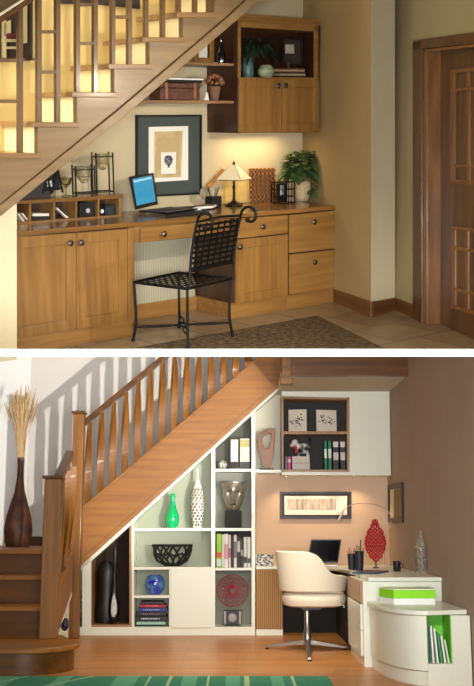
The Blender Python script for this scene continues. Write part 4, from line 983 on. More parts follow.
# body: the same plan a little smaller; the open slot is cut at its flat end
cxp = sum(p[0] for p in tpl)/len(tpl)
ins = [(p[0]+.02, min(p[1]+.02, by)) for p in tpl]
xs_a = lxat(L, 427.5, yfr_+.02, .3); xs_b = lxat(L, 452, yfr_+.02, .3)
yfa = yfr_+.02; bodyp = [(ins[0][0], by)]+[p for p in ins[1:-1] if p[0] < xs_a-.01]; bodyp += [(xs_a, yfa), (xs_a, by)]
zn0, zn1 = L.zat(xs_a, yfa, 664), ztc-.037
part(rcb, 'curved_front', MB().prismz(bodyp, .11, ztc-.037), white_unit, .004, smooth=True)
part(rcb, 'end_panel', MB().box(xs_b, XW-.008, yfa, by, .0, ztc-.037), white_unit, .003)
part(rcb, 'niche_base', MB().box(xs_a, xs_b, yfa, by, .0, zn0), white_unit, .002)
lime = mat('lime_lining', (120, 205, 60), .5)
part(rcb, 'niche_lining', MB().box(xs_a+.002, xs_b-.002, yfa+.30, yfa+.315, zn0, zn1).box(xs_b-.008, xs_b-.001, yfa+.004, yfa+.30, zn0, zn1), lime)
plp = [(p[0]+.015, min(p[1]+.015, by)) for p in bodyp[:-2]]
part(rcb, 'plinth', MB().prismz([(plp[0][0], by)]+plp[1:]+[(xs_a, yfa+.0), (xs_a, by)], 0, .105), white_unit, .002, smooth=True)
for k in range(6):
    w_ = (xs_b-xs_a-.02)/6.5; xx = xs_a+.008+k*w_; h_ = [.30, .27, .25, .22, .20, .17][k]
    x1 = xx+w_*.5; lean = [.0, .012, .02, .022, .024, .026][k]
    mb = MB().prism([(xx+lean, zn0+.002), (x1+lean, zn0+.002), (x1, zn0+h_), (xx, zn0+h_)], yfa+.05, yfa+.28)
    cols = [(20, 130, 80), (236, 240, 236), (232, 236, 228), (60, 160, 90), (236, 240, 230), (200, 225, 190)]
    labs = ['dark green folder upright at the left of the low cabinet niche', 'tall white folder next to the green folder in low niche', 'white folder third from the left in low niche', 'green folder leaning mid right in low niche', 'short white folder leaning second from right in low niche', 'shortest pale green folder leaning rightmost in low niche']
    solo(L, 'folder', mb, mat('folder_%d' % k, cols[k], .6), labs[k], 'folder', group='folders in the low cabinet niche')
# green box on the low cabinet
b0_ = L.onz(386, 604, ztc); 
gx0, gx1 = lxat(L, 395, fy+.35, ztc), lxat(L, 436, fy+.35, ztc)
gy = L.onz(412, 605, ztc)[1]; gz1 = L.zat(gx0, gy, 585.5)
gy = min(gy, by-.34); gx0, gx1 = lxat(L, 394, gy, ztc), lxat(L, 436, gy, ztc)
gz1 = L.zat(gx0, gy, 589); gzm = L.zat(gx0, gy, 598.5)
gb = thing(L, 'storage_box', 'white box with bright lime lid on the rounded cabinet', 'box', ((gx0+gx1)/2, gy+.15, ztc))
G = .30
part(gb, 'body', MB().prismz([(gx0, gy), (gx1, gy+.02), (gx1+.0, gy+G), (gx0-.08, gy+G-.04)], ztc+.001, gzm), mat('box_white', (240, 242, 238), .5), .003)
part(gb, 'band', MB().prismz([(gx0-.002, gy-.003), (gx1+.002, gy+.017), (gx1+.002, gy+G), (gx0-.083, gy+G-.04)], gzm+.001, gz1-.01), mat('lime_band', (140, 225, 20), .5), .002)
part(gb, 'lid', MB().prismz([(gx0-.002, gy-.003), (gx1+.002, gy+.017), (gx1+.002, gy+G), (gx0-.083, gy+G-.04)], gz1-.009, gz1), mat('lime_lid', (226, 242, 200), .5), .002)

# ---------------------------------------------------------------- things on the desk
ZW += .002
def Lm(x, y): return L.m(x, y, ZW)
# monitor / laptop
lp2 = thing(L, 'laptop', 'black open laptop with dark screen on the white corner desk', 'laptop', (*W(325, 566.5), ZW))
ym = .02
q = tq(L, [(307, 563.5), (338, 563), (341.5, 539.5), (311, 539.5)], ym+.06)
zk = ZW+.002; yb0 = .0
part(lp2, 'lid', MB().prism([(x, max(z, ZW+.01)) for x, z in q], ym+.06, ym+.075), black, .003)
qi = inset(q, .012, .012, .018, .012); part(lp2, 'screen', MB().prism(qi, ym+.057, ym+.06), mat('screen_off', (10, 10, 12), .08))
part(lp2, 'keyboard_deck', MB().box(q[0][0], q[1][0], ym-.10+.02, ym+.06, ZW+.001, ZW+.014), mat('silver_deck', (190, 190, 188), .35, .6), .002)
# pen pots
def pot_at(u, v, r, h, z=None):
    x, y = W(u, v); s = Lm(x, y); return x, y, s
for k, (u, v, wpx, hpx, lab) in enumerate([(352, 570.0, 4.6, 16, 'dark mesh pen pot holding pink and grey pens'), (359.5, 570.5, 5, 19, 'taller dark pen pot holding a long black pen')]):
    x, y, s = pot_at(u, v, 0, 0); t = thing(L, 'pen_pot', lab, 'pen holder', (x, y, ZW), 'pen pots on the desk')
    part(t, 'pot', MB().lathe(x, y, ZW, [(wpx*.75*s, 0), (wpx*.8*s, 2*s), (wpx*s*.95, hpx*s), (wpx*s*.85, hpx*s), (wpx*s*.7, 2.5*s)], 20), mat('mesh_pot', (26, 26, 34), .5), smooth=True)
    for j in range(5):
        dx = (j-2)*.35*wpx*s; mb = MB().tube([(x+dx*.6, y, ZW+hpx*.5*s), (x+dx*1.3, y+.005*j, ZW+(hpx+3+((j*7) % 4))*s)], .004, 8)
        if k == 1 and j == 3: mb = MB().tube([(x+dx*.6, y, ZW+hpx*.5*s), (x+dx*1.0, y, ZW+(hpx+11)*s)], .005, 8)
        nm = ['leftmost', 'second', 'middle', 'fourth', 'rightmost'][j]; c_ = [(170, 40, 90), (60, 60, 70), (190, 60, 110), (20, 20, 24), (40, 60, 110)][j] if k == 0 else [(20, 30, 40), (30, 60, 60), (20, 24, 30), (14, 14, 16), (40, 70, 60)][j]
        solo(L, 'pen', mb, mat('pen_%d_%d' % (k, j), c_, .4), '%s pen from the left in the %s dark pen pot' % (nm, ['shorter', 'taller'][k]), 'pen', smooth=True, group='pens on the corner desk')
# papers and magazines lying
def flat(name, px, z0, z1, m, lab, cat):
    p = [L.onz(u, v, ZW) for u, v in px]; return solo(L, name, MB().prismz(p, ZW+z0, ZW+z1), m, lab, cat, bevel=.001)
flat('magazine', [(352, 573.8), (376, 574.2), (389, 571.8), (366, 571.2)], .001, .012, mat('mag_blue', (60, 80, 110), .4, c2=(30, 40, 60), scale=12), 'dark blue magazine lying flat near the desk edge', 'magazine')
flat('sheet_of_paper', [(331, 568.8), (350, 570.8), (358, 568.5), (344, 567)], .001, .004, paper, 'white sheet of paper between laptop and pen pots', 'paper')
x, y = W(397, 571.3); s = Lm(x, y)
mg = thing(L, 'mug', 'small black mug on the desk near the right wall', 'mug', (x, y, ZW))
part(mg, 'cup', MB().lathe(x, y, ZW, [(3.4*s, 0), (3.8*s, 1*s), (4*s, 10*s), (3.6*s, 10*s), (3.3*s, 1.5*s)], 20), mat('mug_black', (28, 30, 38), .2), smooth=True)
part(mg, 'handle', MB().tube([(x+3.8*s, y, ZW+8*s), (x+6*s, y, ZW+7*s), (x+6*s, y, ZW+4*s), (x+3.8*s, y, ZW+3*s)], .5*s, 6), mat('mug_black', (0, 0, 0)), smooth=True)
# red leaf-shaped sculpture on a foot
x, y = W(376, 567.8); s = Lm(x, y)
rl = thing(L, 'leaf_sculpture', 'red pierced leaf-shaped sculpture standing on the desk', 'sculpture', (x, y, ZW))
redp = mat('red_lacquer', (178, 20, 36), .35)
def leafw(t): return 9.8*math.sin(PI*min(1, t)**.8)**.8
outl = []
mb = MB()
pts_o = []
for k in range(25):
    t = k/24; pts_o.append((t, 9.6*math.sin(PI*t**.85)))
cz0 = ZW+6*s; LH = 40*s
for i in range(11):
    t = (i+.5)/11; w0 = 9.6*math.sin(PI*t**.85)
    n = max(1, int(w0/1.9))
    for j in range(-n, n+1):
        xx = x+j*(w0/(n+.4))*s; zz = cz0+t*LH+(j % 2)*1.2*s
        mb.tube([(xx+1.9*s*math.cos(a), y+.004*math.sin(2*a), zz+2.1*s*math.sin(a)) for a in [2*PI*m/8 for m in range(8)]], .55*s, 5, closed=True)
part(rl, 'pierced_blade', mb, redp)
edge = [(x+w_*s, y, cz0+t*LH) for t, w_ in pts_o]+[(x-w_*s, y, cz0+t*LH) for t, w_ in reversed(pts_o[1:-1])]
part(rl, 'rim', MB().tube(edge, .7*s, 6, closed=True), redp)
part(rl, 'stand', MB().lathe(x, y, ZW, [(3*s, 0), (3*s, .8*s), (.7*s, 1.2*s), (.6*s, 7*s)], 16), black)
# arched desk lamp
x, y = W(383.5, 566); s = Lm(x, y)
al = thing(L, 'arc_lamp', 'slim silver arched desk lamp bending left over the desk', 'lamp', (x, y, ZW))
def P3_(u, v, yy): a, b_ = L.at(u, v, yy); return (a, yy, b_)
part(al, 'base', MB().lathe(x, y, ZW, [(5*s, 0), (5*s, .8*s), (1*s, 1.4*s)], 20), white_unit, smooth=True)
silver = mat('silver_arm', (215, 205, 190), .3, .4)
part(al, 'upright', MB().tube([(x, y, ZW+s), P3_(384, 550, y), P3_(385.5, 533, y)], [1.2*s, .9*s, .5*s], 8), silver, smooth=True)
arc = [P3_(u, v, y-.02) for u, v in ((385.5, 533), (391, 524), (391, 516), (386, 508.5), (378, 505), (368, 503.5), (357, 503.5), (349, 505.5), (344, 510), (341, 515))]
part(al, 'arm', MB().tube(arc, .42*s, 8), silver, smooth=True)
part(al, 'lamp_head', MB().tube([P3_(343.5, 511, y-.02), P3_(338.5, 520)if 0 else P3_(338.5, 520.5, y-.02)], [.8*s, 1.5*s], 10), silver, smooth=True)
# glass figurine bottle
x, y = W(421.5, 573.5); s = Lm(x, y)
gbt = thing(L, 'glass_decanter', 'tall clear cut glass decanter at the right end of the desk', 'decanter', (x, y, ZW))
gm = mat('cut_glass', (215, 212, 196), .08, trans=.75)
part(gbt, 'body', MB().lathe(x, y, ZW, [(6.5*s, 0), (6.8*s, 2*s), (5*s, 3.5*s), (5.3*s, 12*s), (6.2*s, 16*s), (6.2*s, 24*s), (4.4*s, 27*s), (3.8*s, 31*s)], 10), gm, label=None)
part(gbt, 'stopper', MB().lathe(x, y, ZW+31*s, [(3.8*s, 0), (3.2*s, 1*s), (3*s, 4*s), (1.2*s, 5.5*s), (2*s, 7*s), (.8*s, 9*s), (.3*s, 13*s)], 10), gm)
mb = MB()
for k in range(10):
    a = 2*PI*k/10; mb.tube([(x+5.3*s*math.cos(a), y+5.3*s*math.sin(a), ZW+4*s), (x+6.3*s*math.cos(a), y+6.3*s*math.sin(a), ZW+16*s), (x+6.3*s*math.cos(a), y+6.3*s*math.sin(a), ZW+24*s)], .35*s, 5)
for zz, rr in ((4, 5.4), (10, 5.9), (16, 6.5), (24, 6.5)): mb.tube([(x+rr*s*math.cos(2*PI*k/20), y+rr*s*math.sin(2*PI*k/20), ZW+zz*s) for k in range(20)], .4*s, 5, closed=True)
part(gbt, 'ribs', mb, mat('pewter_rib', (130, 126, 112), .3, .5), smooth=True)
# patterned box at the left end of the desk
x0, x1 = L.at(255.5, 560, .06)[0], L.at(273, 560, .06)[0]; zz1 = L.at(260, 554.2, .06)[1]
solo(L, 'patterned_box', MB().box(x0, x1, .06, .22, ZW+.001, zz1), mat('bw_pattern', (230, 226, 220), .5, c2=(26, 26, 30), kind='voronoi', scale=42), 'black and white patterned box at the left end of the desk', 'box', bevel=.003)
# pictures
lens_m = mat('street_print', (216, 206, 196), .8, c2=(150, 138, 130), scale=(30, 2, 5))
pw = picture(L, [(280, 519), (351.3, 519), (351.3, 491.6), (280, 491.6)], YN, mat('espresso_frame', (32, 20, 16), .4),
   [('white_mat', None, mat('espresso_inner', (38, 26, 22), .5)), ('mount', [(284.5, 514.8), (347, 514.8), (347, 496), (284.5, 496)], paper), ('print', [(287, 509.5), (336, 509.5), (336, 499), (287, 499)], lens_m), ('print_panel', [(337, 513), (342, 513), (342, 498), (337, 498)], mat('pale_blue', (226, 228, 232), .8))],
   'long dark framed grey street print on the wall above the desk', fw=.03)
pw2 = Frame((L.M @ Matrix.Translation((XW, 0, 0)) @ Matrix.Rotation(-PI/2, 4, 'Z')))
picture(pw2, [(390, 522.2), (404, 522.6), (403.7, 482.5), (390, 485)], 0, mat('espresso_frame', (0, 0, 0)), [('mount', None, mat('cream_mount', (226, 214, 188), .8)), ('print', [(394, 517.5), (401, 518), (401, 488), (394, 489.5)], mat('bamboo_print', (160, 136, 90), .8, c2=(124, 104, 62), scale=(40, 40, 2)))], 'small upright dark framed picture on the right wall', fw=.05)

# ---------------------------------------------------------------- objects on the shelves
YO = .14
def base(u, v, y=YO):                            # a point on a shelf whose front edge top is row v
    z = L.at(u, v, 0)[1]+.003; x = lxat(L, u, y, z); return x, y, z, L.m(x, y, z)
# green gourd vase
x, y, z, s = base(172.3, 528.2)
gv = solo(L, 'green_vase', MB().lathe(x, y, z, [(4*s, 0), (6.3*s, 3*s), (7*s, 8*s), (6.4*s, 13*s), (4*s, 19*s), (2.6*s, 24*s), (2.4*s, 28*s), (2.9*s, 31*s), (2*s, 34*s), (.5*s, 34.5*s)], 24), mat('green_glass', (20, 205, 70), .1, c2=(10, 190, 140), scale=(.1, .1, 5), trans=.15, coat=.6), 'bright green gourd-shaped glass vase on the top left shelf', 'vase', (x, y, z), smooth=True)
# tall white vase with black marks
x, y, z, s = base(197.3, 528.2)
tv = thing(L, 'bottle_vase', 'tall white bottle vase with black dash pattern', 'vase', (x, y, z))
prof = [(4.6, 0), (5.6, 6), (6.6, 16), (6.8, 26), (6, 34), (4, 41), (2, 46), (1.3, 50), (1.2, 57), (1.5, 58.5)]
part(tv, 'body', MB().lathe(x, y, z, [(a*s, b_*s) for a, b_ in prof], 28), mat('ivory', (236, 232, 214), .35), smooth=True)
mb = MB()
def rad(h):
    for (a, b_), (c_, d_) in zip(prof, prof[1:]):
        if b_ <= h <= d_: return a+(c_-a)*(h-b_)/(d_-b_)
    return 1
for i in range(13):
    h = 3+i*2.9; r_ = rad(h)
    for j in range(10):
        a = 2*PI*(j+.5*(i % 2))/10+random.uniform(-.12, .12)
        v8 = []
        for dh in (-1.1, 1.1):
            for da in (-.16, .16): r2 = rad(max(0, h+dh))+.12; v8.append((x+r2*s*math.cos(a+da+dh*.06), y+r2*s*math.sin(a+da+dh*.06), z+(h+dh)*s))
        mb.add(v8, [(0, 1, 3, 2)])
mk = part(tv, 'dash_marks', mb, black)
# black openwork bowl
x, y, z, s = base(172, 567)
bw = thing(L, 'openwork_bowl', 'black openwork bowl on the middle shelf', 'bowl', (x, y, z))
rn = random.Random(3); mb = MB()
def bp(a, t): r = (6.5+13*math.sqrt(t*(2-t)))*s; return (x+r*math.cos(a), y+r*.5*math.sin(a), z+(.8+20*t)*s*.98)
for k in range(15):
    a = 2*PI*k/15; da = rn.choice((-.55, .5, .8, -.8)); mb.tube([bp(a+da*t, t) for t in (0, .25, .5, .75, 1)], 1.05*s, 6)
for tt in (0, 1): mb.tube([bp(2*PI*k/32, tt) for k in range(32)], 1.3*s, 6, closed=True)
for k in range(9):
    a = 2*PI*k/9; mb.tube([bp(a, .4), bp(a+.3, .6), bp(a+.7, .5)], .9*s, 6)
part(bw, 'lattice', mb, blackm, smooth=True); part(bw, 'foot', MB().lathe(x, y, z, [(7*s, 0), (7.6*s, 1.2*s), (.01, 1.3*s)], 24, sy=.6), blackm, smooth=True)
# blue vase
x, y, z, s = base(154.8, 595.4)
bv = MB().lathe(x, y, z, [(5*s, 0), (8.6*s, 4*s), (10*s, 9*s), (9.6*s, 13*s), (7.5*s, 17.5*s), (4.6*s, 19*s), (4*s, 18*s)], 28, sy=.8)
solo(L, 'blue_vase', bv, mat('cobalt', (24, 40, 170), .08, c2=(90, 140, 180), kind='noise', scale=14, coat=.6, detail=1), 'round cobalt blue glass vase with pale spots', 'vase', (x, y, z), smooth=True)
# stacked books at the bottom
cols = [((150, 190, 170), 'pale green book at the bottom of the stack'), ((20, 20, 24), 'black book second from bottom of the stack'), ((26, 26, 30), 'black book third from bottom of the stack'), ((36, 50, 130), 'blue book fourth from bottom of the stack'), ((150, 24, 40), 'red book second from top of the stack'), ((40, 22, 24), 'dark maroon book topmost of the stack')]
z = L.at(152, 625.6, 0)[1]+.003; vv = [625, 621.5, 616.2, 612.3, 608.2, 604.8, 602]
for k, (c_, lab) in enumerate(cols):
    h = (vv[k]-vv[k+1])*s*.98; u0 = [136.5, 136, 137, 138, 139.5, 141][k]; u1 = [165.5, 167, 166, 167, 166, 163.5][k]
    x0, x1 = lxat(L, u0, .06, z), lxat(L, u1, .06, z)
    bk = thing(L, 'book', lab+' under the blue vase', 'book', ((x0+x1)/2, .06, z), 'books stacked under the blue vase')
    part(bk, 'cover', MB().box(x0, x1, .05, .26, z, z+h*.14).box(x0, x1, .05, .26, z+h*.82, z+h*.96).box(x0, x1, .05, .056, z, z+h*.96), mat('stack_%d' % k, c_, .45)); part(bk, 'pages', MB().box(x0+.004, x1-.004, .057, .255, z+h*.15, z+h*.81), paper)
    # spine lettering as light dashes
    if k in (1, 2, 3, 4):
        mb = MB(); rr_ = random.Random(k); xx = x0+.06
        while xx < x1-.08: ww = rr_.uniform(.008, .02); mb.box(xx, xx+ww, .0485, .05, z+h*.35, z+h*.62); xx += ww+.008
        part(bk, 'spine_print', mb, mat('spine_%d' % k, [(0, 0, 0), (200, 200, 205), (150, 110, 120), (150, 175, 220), (235, 120, 120)][k], .6))
    z += h
# silver head on a plinth
x, y, z, s = base(233.3, 528.2)
hd = thing(L, 'head_sculpture', 'silver hollow face sculpture on black block plinth', 'sculpture', (x, y, z))
part(hd, 'plinth_block', MB().box(x-8.2*s, x+8.2*s, y-.06, y+.06, z, z+17*s), blackm, .003)
sil = mat('hammered_silver', (196, 192, 178), .3, .85, c2=(150, 146, 134), scale=40, bump=.3)
mbh = MB(); nn_ = 64; rows = [(.42, 0), (.58, 2.5), (.70, 5), (.78, 8), (.84, 11), (.88, 14), (.90, 17), (.98, 20), (1.12, 24), (1.32, 28)]
vv_ = []
for rr_, hh in rows:
    for k in range(nn_):
        a = 2*PI*k/nn_; fx = math.cos(a); fy_ = math.sin(a); r = 10.2*rr_
        f = max(0, -fy_)                       # the face looks to the viewer
        bump_ = 0
        cx_ = fx*rr_*10.2
        if f > 0:
            bump_ += 5.0*math.exp(-(cx_/1.3)**2)*math.exp(-((hh-13)/4.5)**2)       # nose
            bump_ -= 3.6*math.exp(-((abs(cx_)-4)/1.8)**2)*math.exp(-((hh-17)/2.2)**2) # eye sockets
            bump_ += 1.0*math.exp(-(cx_/3)**2)*math.exp(-((hh-7)/1.3)**2)           # lips
            bump_ += 1.2*math.exp(-(cx_/3)**2)*math.exp(-((hh-2)/2)**2)             # chin
        ear = 1.6*math.exp(-((hh-14)/4)**2)*math.exp(-(fy_/.25)**2)
        vv_.append((x+(r+ear)*fx*s, y+((r*.8+bump_)*fy_)*s, z+(17+hh+ (1.2*math.sin(3*a) if hh == 28 else 0))*s))
ff_ = []
for r in range(len(rows)-1):
    for k in range(nn_): ff_.append((r*nn_+k, r*nn_+(k+1) % nn_, (r+1)*nn_+(k+1) % nn_, (r+1)*nn_+k))
ff_.append(tuple(range(nn_-1, -1, -1))); mbh.add(vv_, ff_)
ho = part(hd, 'face_shell', mbh, sil, smooth=True); sd = ho.modifiers.new('sub', 'SUBSURF'); sd.levels = 1; sd.render_levels = 2
so2 = ho.modifiers.new('th', 'SOLIDIFY'); so2.thickness = .006
mb = MB()
for sg_ in (-1, 1):
    mb.ball(x+sg_*3.9*s, y-4.6*s, z+33*s, 1.5*s, sx=1.3, sy=.5, sz=.55)
    mb.tube([(x+sg_*6.6*s, y-5.0*s, z+35.5*s), (x+sg_*4*s, y-7.4*s, z+37*s), (x+sg_*1.6*s, y-8.2*s, z+35.6*s)], .5*s, 6)
mb.ball(x, y-7.6*s, z+23.2*s, 2.0*s, sx=1.3, sy=.45, sz=.35)
part(hd, 'face_details', mb, mat('dark_silver', (52, 50, 44), .4, .6), smooth=True)
for sg_ in (-1, 1): part(hd, 'ear', MB().ball(x+sg_*9.6*s, y, z+32*s, 2.4*s, sx=.5, sy=.7, sz=1.3), sil, smooth=True)
# top triangular niche: ball, two binders
x, y, z, s = base(222.5, 468.8)
mb = MB(); mb.ball(x, y, z+4.4*s, 4.4*s); solo(L, 'mosaic_ball', mb, mat('mosaic', (226, 226, 214), .3, c2=(40, 40, 38), kind='voronoi', scale=60), 'black and white mosaic ball in the triangular top niche', 'ornament', (x, y, z), smooth=True)
def vol(u0, u1, vt, vb, y0, dep, col, lab, name='book', cat='book', grp=None, bands=(), pagecol=True):
    z = L.at(u0, vb, 0)[1]+.002; x0, x1 = lxat(L, u0, y0, z+.1), lxat(L, u1, y0, z+.1); z1 = L.zat(x0, y0, vt)
    t = thing(L, name, lab, cat, ((x0+x1)/2, y0, z), grp); e = min(.004, (x1-x0)*.2)
    cm = mat(name+'_c_%d_%d_%d' % col, col, .5)
    part(t, 'cover', MB().box(x0, x0+e, y0, y0+dep, z, z1).box(x1-e, x1, y0, y0+dep, z, z1).box(x0, x1, y0, y0+e, z, z1), cm)
    part(t, 'pages', MB().box(x0+e+.0005, x1-e-.0005, y0+e+.0005, y0+dep-.004, z+.003, z1-.005), paper)
    for (a, b_, c_) in bands:
        h = z1-z; part(t, 'spine_label', MB().box(x0+.002, x1-.002, y0-.0015, y0, z+h*a, z+h*b_), mat('band_%d_%d_%d' % c_, c_, .6))
    return t
GB = 'box files in the triangular top niche'
vol(230.6, 238.3, 439.5, 468.8, .10, .2, (214, 204, 196), 'left pale box file with black foot in the triangular niche', 'box_file', 'file', GB, [(0, .25, (22, 20, 20))])
vol(239.8, 249.8, 438.5, 468.8, .10, .2, (206, 196, 186), 'right pale box file with patterned foot in the triangular niche', 'box_file', 'file', GB, [(0, .24, (60, 60, 56)), (.72, .95, (176, 170, 110))])
# books upright B3: between rows 536..568
bs = [(216.5, 221.6, 534, (150, 200, 50), 'lime green book with orange spot leftmost on the upright book shelf', [(.3, .45, (220, 80, 50)), (.05, .25, (200, 220, 210))]),
      (221.9, 224, 534.5, (220, 226, 214), 'thin white book right of the lime green book', []),
      (224.2, 228.3, 534, (234, 228, 222), 'white book with pink title on the upright book shelf', [(.25, .7, (212, 160, 176))]),
      (228.6, 230.8, 535, (232, 226, 220), 'slim cream book between two lettered books', [(.3, .6, (190, 90, 130))]),
      (231, 233.6, 536, (26, 24, 26), 'slim black book left of the black and white book', []),
      (233.8, 236.8, 535, (222, 220, 214), 'white book with grey title mid shelf', [(.3, .8, (120, 120, 124))]),
      (237, 240.4, 536.5, (22, 22, 24), 'black book with white title mid right', [(.5, .85, (190, 190, 190))]),
      (240.6, 243.4, 538, (30, 28, 30), 'shorter black book before the pale pair of books', [(.4, .6, (150, 150, 150))]),
      (243.7, 247, 537, (214, 212, 204), 'grey white book second from right on the book shelf', [(.15, .35, (60, 60, 64))]),
      (247.3, 250.6, 537, (222, 220, 210), 'grey white book rightmost on the upright book shelf', [(.15, .3, (90, 90, 94))])]
for u0, u1, vt, c_, lab, bd in bs: vol(u0, u1, vt, 568, .06, .22, c_, lab, 'book', 'book', 'upright books on the shelf', bd)
# red lattice disc on a stand
x, y, z, s = base(232.5, 625.6); yd = .15
rd = thing(L, 'coral_disc', 'red coral-like round openwork disc on a dark stand', 'sculpture', (x, yd, z))
cz = z+32.5*s; mb = MB(); R_ = 15.6*s
for k in range(16):
    a0 = 2*PI*k/16; 
    for sgn in (-1, 1):
        pts = [(x+R_*t*math.cos(a0+sgn*.9*t*t), yd, cz+R_*t*math.sin(a0+sgn*.9*t*t)) for t in (.16, .3, .5, .7, .85, 1)]; mb.tube(pts, [.7*s, .5*s, .3*s, .25*s, .22*s, .2*s], 5)
for t in (.25, .5, .75, 1): mb.tube([(x+R_*t*math.cos(2*PI*k/36), yd, cz+R_*t*math.sin(2*PI*k/36)) for k in range(36)], (.4 if t == 1 else .22)*s, 5, closed=True)
part(rd, 'disc', mb, mat('coral_red', (150, 34, 56), .5))
part(rd, 'stand', MB().box(x-9*s, x+9*s, yd-.05, yd+.05, z, z+13.5*s), mat('stand_grey', (60, 54, 54), .5, c2=(36, 32, 32), scale=30), .003)
mb = MB().lathe(x, yd-.051, z+6.5*s, [(4.4*s, 0), (4.0*s, -.008), (.001, -.012)], 16, 'y'); mb.box(x-8.6*s, x-6.4*s, yd-.054, yd-.05, z+.004, z+13*s).box(x+6.4*s, x+8.6*s, yd-.054, yd-.05, z+.004, z+13*s)
part(rd, 'stand_relief', mb, mat('stand_pale', (150, 150, 150), .4))
# wooden loop sculpture
x, y, z, s = base(266.5, 469.6)
lw = thing(L, 'loop_sculpture', 'orange wooden loop sculpture with a pointed oval opening', 'sculpture', (x, y, z))
ou = [(-4.5, 2), (-5.5, 12), (-8, 24), (-9, 36), (-6.5, 45), (0, 50), (7, 52), (9, 51), (8.6, 40), (7.4, 26), (6, 12), (5, 2)]
inn = [(-1.6, 26), (-3.6, 33), (-3.4, 40), (0, 44.5), (4, 46), (4.8, 42), (3.8, 34), (1.5, 27)]
def resamp(pts, n, closed=True):
    P = pts+[pts[0]]; d = [0]
    for a, b_ in zip(P, P[1:]): d.append(d[-1]+math.hypot(b_[0]-a[0], b_[1]-a[1]))
    out_ = []
    for i in range(n):
        t = d[-1]*i/n; k = max(j for j in range(len(d)) if d[j] <= t+1e-9); k = min(k, len(P)-2); f = (t-d[k])/(d[k+1]-d[k]); out_.append((P[k][0]+(P[k+1][0]-P[k][0])*f, P[k][1]+(P[k+1][1]-P[k][1])*f))
    return out_
# angular matching of the two outlines about the hole's centre
hc = (.6, 36)
def hit(poly, a):
    best = None; dx, dz = math.cos(a), math.sin(a)
    for p, q_ in zip(poly, poly[1:]+poly[:1]):
        ex, ez = q_[0]-p[0], q_[1]-p[1]; det = dx*(-ez)+dz*ex
        if abs(det) < 1e-9: continue
        t = ((p[0]-hc[0])*(-ez)+(p[1]-hc[1])*ex)/det; u = (dx*(p[1]-hc[1])-dz*(p[0]-hc[0]))/det
        if t > 0 and -1e-6 <= u <= 1+1e-6 and (best is None or t > best): best = t
    return (hc[0]+dx*(best or 1), hc[1]+dz*(best or 1))
N_ = 64; oo = [hit(ou, 2*PI*k/N_) for k in range(N_)]; ii = [hit(inn, 2*PI*k/N_) for k in range(N_)]
v = []; f = []
for yy in (y-.03, y+.03):
    v += [(x+a*s, yy, z+b_*s*.80) for a, b_ in oo]; v += [(x+a*s, yy, z+b_*s*.80) for a, b_ in ii]
for k in range(N_):
    j = (k+1) % N_; f += [(k, j, N_+j, N_+k), (2*N_+k, 3*N_+k, 3*N_+j, 2*N_+j), (k, 2*N_+k, 2*N_+j, j), (N_+k, N_+j, 3*N_+j, 3*N_+k)]
part(lw, 'loop', MB().add(v, f), wood('carved_wood', (140, 88, 42), (104, 62, 28), 'z'), .004, True)
part(lw, 'base', MB().box(x-7*s, x+7*s, y-.05, y+.05, z, z+1.6*s), black, .002)
# overhead shelf: two canvases
def canvas(u0, u1, v0, v1, v0r, v1r, rz, lab, ink):
    z = L.at(u0, 431.3, 0)[1]; x = lxat(L, (u0+u1)/2, .17, z); F = L.sub(x, .17, z+.001, rz)
    w_ = (u1-u0)*L.m(x, .17, z)/math.cos(rz); h_ = (v1-v0+.0)*L.m(x, .17, z)
    t = thing(F, 'canvas_print', lab, 'picture', (0, 0, 0), 'small canvases on the upper walnut shelf'); part(t, 'canvas', MB().box(-w_/2, w_/2, 0, .02, 0, h_), mat('canvas', (226, 218, 200), .8), .001)
    rn = random.Random(ink); mb = MB()
    for i in range(34): a, b_ = rn.gauss(0, .16), rn.gauss(0, .10); mb.lathe(max(-.4, min(.4, a))*w_, -.0005, h_*(.5+b_), [(rn.uniform(.004, .011), 0), (.004, -.001)], 7, 'y')
    part(t, 'drawing', mb, mat('canvas_ink', (70, 66, 64), .8))
canvas(288.8, 306.6, 407.6, 430.8, 0, 0, -.22, 'left small pale canvas with a dark animal drawing', 1)
canvas(316.5, 337, 408, 430.8, 0, 0, .22, 'right small pale canvas with a dark scribbled drawing', 2)
# lower walnut shelf: box, magnet board etc.
VB = 469.5
vol(292, 309.8, 456.3, VB, .08, .2, (206, 196, 184), 'cream storage box under the spotted cow figure', 'storage_box', 'box', None, [(.48, .52, (120, 112, 104))])
vol(287.6, 290.9, 456.5, VB, .09, .18, (214, 60, 140), 'small magenta book left of the cream storage box', 'book', 'book', None, [(.55, .8, (230, 200, 214))])
vol(285, 287.3, 456.5, VB, .09, .18, (120, 110, 120), 'thin grey book at the left end of lower walnut shelf', 'book', 'book')
GF = 'green and black files in the overhead cupboard'
for k, (u0, u1, c_, lab, bd) in enumerate([(324.3, 327.2, (10, 120, 84), 'left green file in the overhead cupboard', [(.4, .72, (220, 232, 220))]), (328.3, 331.6, (10, 120, 84), 'right green file in the overhead cupboard', [(.4, .72, (220, 232, 220))]),
     (333.2, 338.6, (30, 28, 30), 'left black file with square white labels', [(.78, .97, (222, 220, 216)), (.33, .6, (206, 204, 200))]), (340.4, 345.4, (30, 28, 30), 'right black file with square white labels', [(.78, .97, (222, 220, 216)), (.33, .6, (206, 204, 200))])]):
    vol(u0, u1, 440.8, VB, .08, .2, c_, lab, 'file', 'file', GF, bd)
